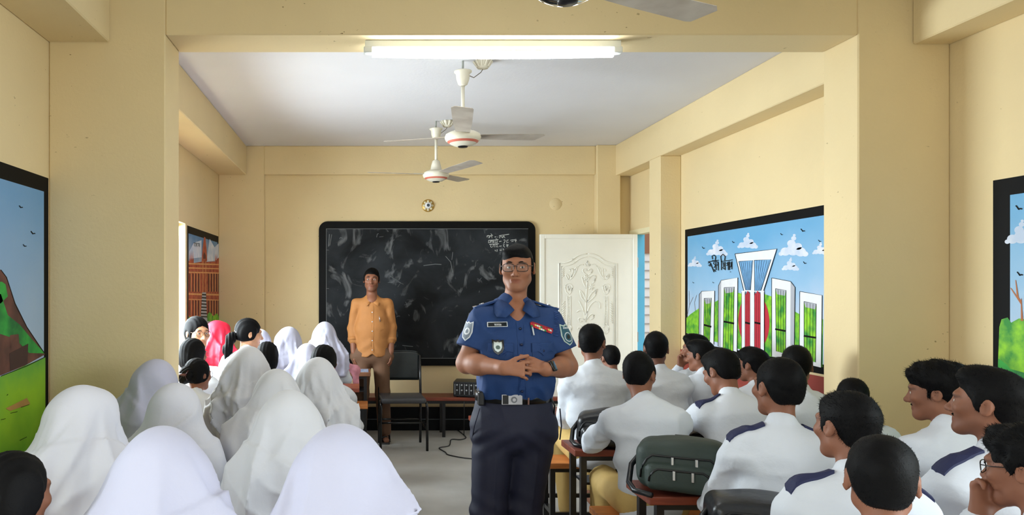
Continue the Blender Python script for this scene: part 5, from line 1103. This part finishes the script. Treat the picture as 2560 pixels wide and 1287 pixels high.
pn = ray(fs,(.068,-.5,1.20),(0,1,0),1.,260); MB().tube([Vector(pn+V3(0,-.012,.02)),Vector(pn+V3(.008,-.012,-.03))], .004, 8).build('pen', SILV, te, True)
for i,(S_,E_,W_) in enumerate(tA): MB().tube([Vector(E_+(W_-E_)*.40),Vector(E_+(W_-E_)*.54)], .054, 20).build('rolled_cuff', TAN, te, True)
ft = Field(); ft.econe((0,.012,.92),(0,.012,.84),.105,.112,1.38,.04)
for a,b,c in zip(tl_,tk,ta): ft.cone(a,b,.090,.070,.03); ft.cone(b,(c[0],c[1],.10),.070,.062,.03)
for S_,E_,W_ in tA: ft.ball((W_[0]*.88,W_[1]+.02,.83),.055,.05)
ft.disp = lambda P: -.004*wob(P*V3(1,1,.4),22,31); V, Qd = surface(ft, .011); link('trousers', np_mesh('trousers', V, Qd), BRT, te)
for c in ta:
    MB().bbox((c[0]-.045,c[1]-.16,0),(c[0]+.045,c[1]+.075,.018),.008).build('sandal_sole', LEATH, te)
    MB().tube([(c[0]-.044,c[1]-.09,.012),(c[0]-.03,c[1]-.10,.055),(c[0]+.012,c[1]-.10,.065),(c[0]+.046,c[1]-.09,.012)], .010, 8).build('sandal_strap', LEATH, te, True)
    MB().tube([(c[0]-.044,c[1]-.01,.012),(c[0]-.04,c[1]-.02,.06),(c[0]+.0,c[1]-.035,.085),(c[0]+.044,c[1]-.02,.06),(c[0]+.046,c[1]-.01,.012)], .010, 8).build('sandal_strap', LEATH, te, True)
# ------------------------------------------------------------------ bags and small things
BAGK = mat('black_leatherette', (24,26,30), .35, var=.2, vscale=10, bump=.15, bscale=40); BAGG = mat('dark_green_fabric', (44,58,52), .6, var=.12, vscale=12, bump=.1, bscale=90); ZIP = mat('zip_silver', (200,202,204), .3, metal=.8)
def soft_bag(label, loc, rz, size, m, seed=1, pitch=0.0, group='school bags on the desks', strap=True):
    """slumped satchel: main body, front pocket, zips with pulls, handle, strap"""
    w,dp,h = size; t = thing('school_bag', label, 'bag', loc, rz, group); f = Field(); R = rotm(0,pitch,0)
    f.box((0,0,h*.47),(w*.5,dp*.5,h*.47),R,min(dp,h)*.26,.03); f.box((0,-dp*.42,h*.33),(w*.38,dp*.2,h*.26),R,min(dp,h)*.14,.012)
    f.ell((w*.1,0,h*.80),(w*.34,dp*.36,h*.18),.06); f.plane((0,0,.001),(0,0,-1),.01); f.disp = lambda P: -.007*wob(P,17,seed)-.003*wob(P,45,seed+1)
    V, Q = surface(f, .0075); link('bag_body', np_mesh('bag_body', V, Q), m, t)
    def proj(x, z):
        q = ray(f,(x,-dp*2,z),(0,1,0),dp*4,160); return None if q is None else Vector(q-V3(0,.002,0))
    for kx,z0,z1 in ((.44,h*.30,h*.74),(.34,h*.28,h*.52)):
        p = [proj(w*kx*math.cos(a)*1.0, z0+(z1-z0)*min(1,math.sin(a)*1.5)) for a in [math.pi*i/16 for i in range(17)]]; p = [v for v in p if v]
        if len(p) > 4:
            MB().tube(p, .0042, 6).build('zip', mat('zip_tape',(12,13,15),.5), t, True)
            for j in (6,9): MB().bbox((p[j].x-.005,p[j].y-.010,p[j].z-.034),(p[j].x+.005,p[j].y-.004,p[j].z),.002).build('zip_pull', ZIP, t)
    MB().tube([(-w*.1,dp*.2,h*.86),(-w*.07,dp*.2,h*.97),(w*.07,dp*.2,h*.97),(w*.1,dp*.2,h*.86)], .008, 8).build('top_handle', BAGK, t, True)
    if strap: MB().tube([(-w*.46,dp*.1,h*.62),(-w*.57,-dp*.05,h*.40),(-w*.58,-dp*.3,h*.12),(-w*.50,-dp*.55,.012),(-w*.3,-dp*.72,.012)], .011, 8).build('shoulder_strap', BAGK, t, True)
    return t
soft_bag('black leatherette bag under the elbow of the boy at the third desk', (1.20,3.57,DZ), -.35, (.26,.20,.17), BAGK, 71)
soft_bag('dark green backpack with silver zip pulls lying on the second desk', (1.235,2.78,DZ), -.45, (.32,.25,.20), BAGG, 72, pitch=-.12)
soft_bag('grey-black bag on the desk in front of the boy with tousled hair', (1.24,2.27,DZ), -.3, (.27,.2,.12), BAGK, 73)
soft_bag('black bag on the desk beneath the bowed boy', (1.66,3.60,DZ), .1, (.36,.22,.15), BAGK, 74)
soft_bag('black bag with white tags hanging over the aisle by the girls', (.0,3.75,.30), 1.4, (.30,.14,.34), BAGK, 75)
soft_bag('navy bag on the bench between the officer and the first boy', (.93,4.72,BZ), .2, (.28,.2,.28), mat('navy_fabric',(22,30,58),.6,var=.1), 76)
pk = Field(); pk.cone((-.16,6.40,DZ+.10),(-.06,6.44,DZ+.04),.030,.040,.03); pk.cone((-.06,6.44,DZ+.04),(-.05,6.42,DZ-.10),.038,.022,.03); pk.disp = lambda P: -.007*wob(P,45,5)
V, Qd = surface(pk, .007); o = link('pink_cloth', np_mesh('pink_cloth', V, Qd), mat('pink_cotton',(226,150,164),.75,var=.2,vscale=30,bump=.3,bscale=40)); tag(o, 'crumpled pink cloth held at the foremost left desk', 'cloth')
# ------------------------------------------------------------------ the boys on the right
def chin_hand(sk, side=1, other=True):
    A = arms_on_desk(sk, .32); k = sk['k']; H = sk['H']; i = 1 if side > 0 else 0
    Wt = H(side*.03,-.12,-.15); E, Wr = ik(sk['sh'][i], Wt, .275*k, .245*k, (side*.4,-.3,-1)); A[i] = (sk['sh'][i], E, Wr, H(side*.01,-.11,-.06)-Wr, V3(0,-1,.1), .9); return A
boy('boy in white shirt and khaki trousers on the bench end beside the officer', 1479,812,4.19, byaw=-.1, lean=.16, hyaw=-.2, hpitch=.08, sm=1, seed=11, out=(.3,.3), wr=(.12,.05))
boy('small boy glimpsed between the two nearest the door, ear showing', 1525,864,4.80, lean=.28, hyaw=.5, hpitch=.15, sm=1, seed=12, strands=800)
boy('boy seen from behind leaning elbows on a black bag, at the third desk end', 1598,881,3.30, byaw=-.06, lean=.30, hyaw=-.32, hpitch=.16, sm=1, seed=13, out=(1.6,1.1), wr=(.02,.04), reach=.36, armz=.86, leg_kn=-.40)
boy('boy with flat black hair in front of the open door edge', 1640,831,4.30, lean=.18, hyaw=.12, hpitch=.05, sm=3, seed=14)
boy('boy in profile holding a hand to his mouth by the monument mural', 1742,838,4.85, byaw=.2, lean=.14, hyaw=1.42, hpitch=.05, sm=1, seed=15, style='quiff', face=True, h=.0055, armfn=lambda sk: chin_hand(sk, 1))
boy('boy in profile right behind the boy with hand at mouth', 1752,852,4.45, byaw=.15, lean=.16, hyaw=1.2, hpitch=.12, sm=1, seed=16, style='quiff', face=True, h=.0055)
boy('boy bowing his head over the desk with a bent elbow', 1793,877,3.45, byaw=.0, lean=.34, hyaw=.8, hpitch=.42, sm=1, seed=17, style='quiff', out=(1.5,1.5), wr=(.05,.02), reach=.34, armz=.88, ep=(1,), face=True, h=.0055)
boy('boy with swept-back hair looking left under the monument mural', 1886,872,4.00, byaw=.0, lean=.2, hyaw=1.0, hpitch=.05, sm=1, seed=18, style='quiff', face=True, h=.0055)
boy('boy with rounded black hair against the pillar side', 1992,866,3.52, byaw=-.1, lean=.16, hyaw=.1, hpitch=.02, sm=3, seed=19)
boy('slim boy with navy shoulder straps in the middle of the right rows', 1953,897,2.50, byaw=-.25, lean=.12, hyaw=.62, hpitch=.02, sm=1, seed=20, ep=(0,1), face=True, h=.005, sh=.010, strands=2200, ln=.009, nr=.043)
boy('boy half hidden behind a black-haired neighbour near the right pillar', 2132,948,3.00, lean=.2, hyaw=.15, hpitch=.05, sm=3, seed=21)
boy('boy with tousled black hair and a navy strap, second from the front of the picture', 2126,982,1.95, hs=.90, byaw=-.2, lean=.16, hyaw=.75, hpitch=.02, sm=1, seed=22, ep=(0,1), style='parted', face=True, h=.005, sh=.010, strands=3000, ln=.014, messy=1.2)
boy('curly-haired boy in profile with thin moustache by the right pillar', 2348,911,2.50, hs=.90, byaw=.0, lean=.2, hyaw=1.42, hpitch=.10, sm=1, seed=23, style='curly', face=True, h=.005, strands=3000, ln=.016, messy=1.3, moust=True)
boy('tall boy in profile with moustache and upright jaw at the right edge', 2494,929,2.05, hs=.88, byaw=-.05, lean=.12, hyaw=1.4, hpitch=-.06, sm=1, seed=24, style='quiff', face=True, h=.0045, sh=.010, ep=(1,), strands=2600, ln=.011, moust=True, beard=.25)
boy('boy with close-cropped hair seen from behind at the bottom right', 2205,1094,1.52, byaw=-.4, lean=.18, hyaw=.10, hpitch=.02, sm=1, seed=25, h=.005, sh=.010, strands=4200, ln=.007, messy=.8)
boy('curly-haired boy in black glasses resting chin on his fist', 2580,1072,1.62, hs=.90, byaw=-.05, lean=.2, hyaw=1.25, hpitch=.10, sm=1, seed=26, style='curly', face=True, h=.0045, sh=.010, glass=True, strands=4000, ln=.014, messy=1.3, armfn=lambda sk: chin_hand(sk, 1))
# ------------------------------------------------------------------ the girls on the left
girl('girl in a broad white headscarf facing right, beside the hill mural', 205,976,2.25, byaw=-.05, hyaw=-1.25, lean=.15, hpitch=.05, seed=31, cape=.20, flare=1.14, folds=.008, hood=.006, n=6, peak=1, loose=.014)
girl('girl in a pale lilac headscarf leaning against the left pillar', 395,904,3.16, hyaw=-.5, lean=.1, hroll=-.12, seed=32, m=LILAC, cape=.40, flare=1.0, folds=.004, n=5, loose=.012)
girl('girl in a smooth white headscarf sloping down to the right, behind the front row', 440,966,2.72, byaw=.0, hyaw=-.7, lean=.16, seed=33, cape=.42, flare=1.08, folds=.004, n=5, loose=.012, hood=.004)
girl('girl in a double-layered white headscarf at the bottom left', 405,1083,1.66, hyaw=-.05, lean=.24, hpitch=.22, seed=34, m=LILAC, cape=.42, flare=1.12, folds=.005, n=5, loose=.016, hood=.006, hh=.0075)
girl('girl in a white headscarf with a deep fold on the back, bottom centre left', 722,984,2.22, hyaw=.05, lean=.14, seed=35, m=OFFW, cape=.42, flare=1.08, folds=.009, n=5, loose=.012, hh=.0075)
girl('girl in a bluish-white headscarf nearest the aisle, at the bottom', 855,1079,1.66, hyaw=-.1, lean=.2, seed=36, m=LILAC, cape=.42, flare=1.14, folds=.005, n=5, loose=.016, hood=.008, hh=.0075)
girl('girl in a grey-white headscarf with long straight drapes, tallest in the middle', 622,871,3.60, byaw=-.05, hyaw=-.3, lean=.12, seed=37, m=OFFW, cape=.40, flare=.95, folds=.009, n=9, loose=.008)
girl('girl in an off-white headscarf bending forward in the middle row', 690,929,2.90, hyaw=.1, lean=.3, hpitch=.25, seed=38, m=OFFW, cape=.30, flare=1.0, folds=.004, ep=(0,))
girl('girl in a loosely pleated headscarf with her sleeve over the aisle', 795,898,3.30, byaw=-.12, hyaw=-.1, lean=.16, seed=39, m=OFFW, cape=.24, flare=.98, folds=.009, n=8, wr=(.1,.22))
girl('girl in a round white headscarf half hidden behind the black-haired girl', 768,862,4.75, hyaw=.1, seed=40, cape=.25, m=LILAC)
girl('girl in a white headscarf sitting foremost, against the blackboard edge', 812,807,6.15, hyaw=-.4, lean=.1, seed=41, cape=.28, m=LILAC, n=9, folds=.006)
girl('girl in a white headscarf knotted behind, in front of the cream wall', 722,820,5.45, hyaw=-.7, lean=.1, seed=42, cape=.22, m=LILAC, n=8, folds=.008)
girl('girl in a white headscarf peeking out behind the ponytail', 650,826,5.75, hyaw=-.6, lean=.15, seed=43, cape=.3, m=LILAC)
CRIM = mat('crimson_cloth', (206,20,52), .6, var=.1, vscale=10, bump=.2, bscale=22)
girl('girl in a bright crimson headscarf by the far mural', 543,804,5.90, byaw=-.2, hyaw=-1.2, lean=.1, seed=44, m=CRIM, cape=.16, folds=.008, n=8, peak=1, hh=.008)
t, sk = girl('girl with round glasses turning back towards the viewer', 491,792,5.05, byaw=-1.25, hyaw=-2.65, lean=.08, hpitch=.05, seed=45, scarf=False, face=True, h=.005); long_hair(sk, t, 45, 'tied'); glasses(sk['H'], t, True, mat('glasses_brown',(96,60,44),.3))
t, sk = girl('girl with a long ponytail in profile facing right', 622,797,5.30, byaw=-.3, hyaw=-1.35, lean=.18, hpitch=.12, seed=46, scarf=False, face=True, h=.006); long_hair(sk, t, 46, 'ponytail')
t, sk = girl('girl with smooth black hair half behind the left pillar', 482,847,4.45, hyaw=-.8, seed=47, scarf=False, sm=1); long_hair(sk, t, 47, 'bob'); glasses(sk['H'], t, True)
t, sk = girl('girl with a clipped black bun and glasses beside the pillar edge', 493,897,3.95, byaw=-.05, hyaw=-.85, lean=.2, seed=48, scarf=False, sm=1); long_hair(sk, t, 48, 'bun'); glasses(sk['H'], t, True)
H = sk['H']; cl = thing('hair_clip', 'dark red-brown claw clip holding the black bun', 'hair clip', t.location, t.rotation_euler.z); CLIP = mat('claw_clip', (72,26,24), .3)
for j in range(5): MB().tube([Vector(H(-.04+.02*j,.135,.03)),Vector(H(-.042+.021*j,.165,-.005)),Vector(H(-.04+.02*j,.140,-.04))], .0045*H.s, 6).build('claw', CLIP, cl, True)
MB().tube([Vector(H(-.045,.162,.0)),Vector(H(.045,.162,.0))], .009*H.s, 8).build('spine', CLIP, cl, True)
t, sk = girl('girl with short dark hair under a white band behind the grey-white scarf', 668,855,4.50, hyaw=-.2, seed=49, scarf=False, sm=1); long_hair(sk, t, 49, 'bob')
t, sk = girl('black-haired girl with a red hair band in front of the white scarves', 810,863,4.10, hyaw=-.5, lean=.15, seed=50, scarf=False, sm=1); long_hair(sk, t, 50, 'bob')
H = sk['H']; MB().tube([Vector(H(-.088*math.sin(a),.085*math.cos(a)+.03,-.045+.02*math.cos(a))) for a in [i*.25 for i in range(-2,8)]], .008*H.s, 8).build('hair_band', mat('red_band',(200,30,34),.6), t, True)
t, sk = girl('girl in pale blue clothes with black hair cut off at the lower left corner', 28,1134,1.55, hyaw=-.95, byaw=.1, lean=.14, seed=51, scarf=False, face=True, h=.006, sm=1, kame=mat('pale_blue_cotton',(150,196,216),.75,var=.1,vscale=12,bump=.3,bscale=30)); long_hair(sk, t, 51, 'bob', h=.006)
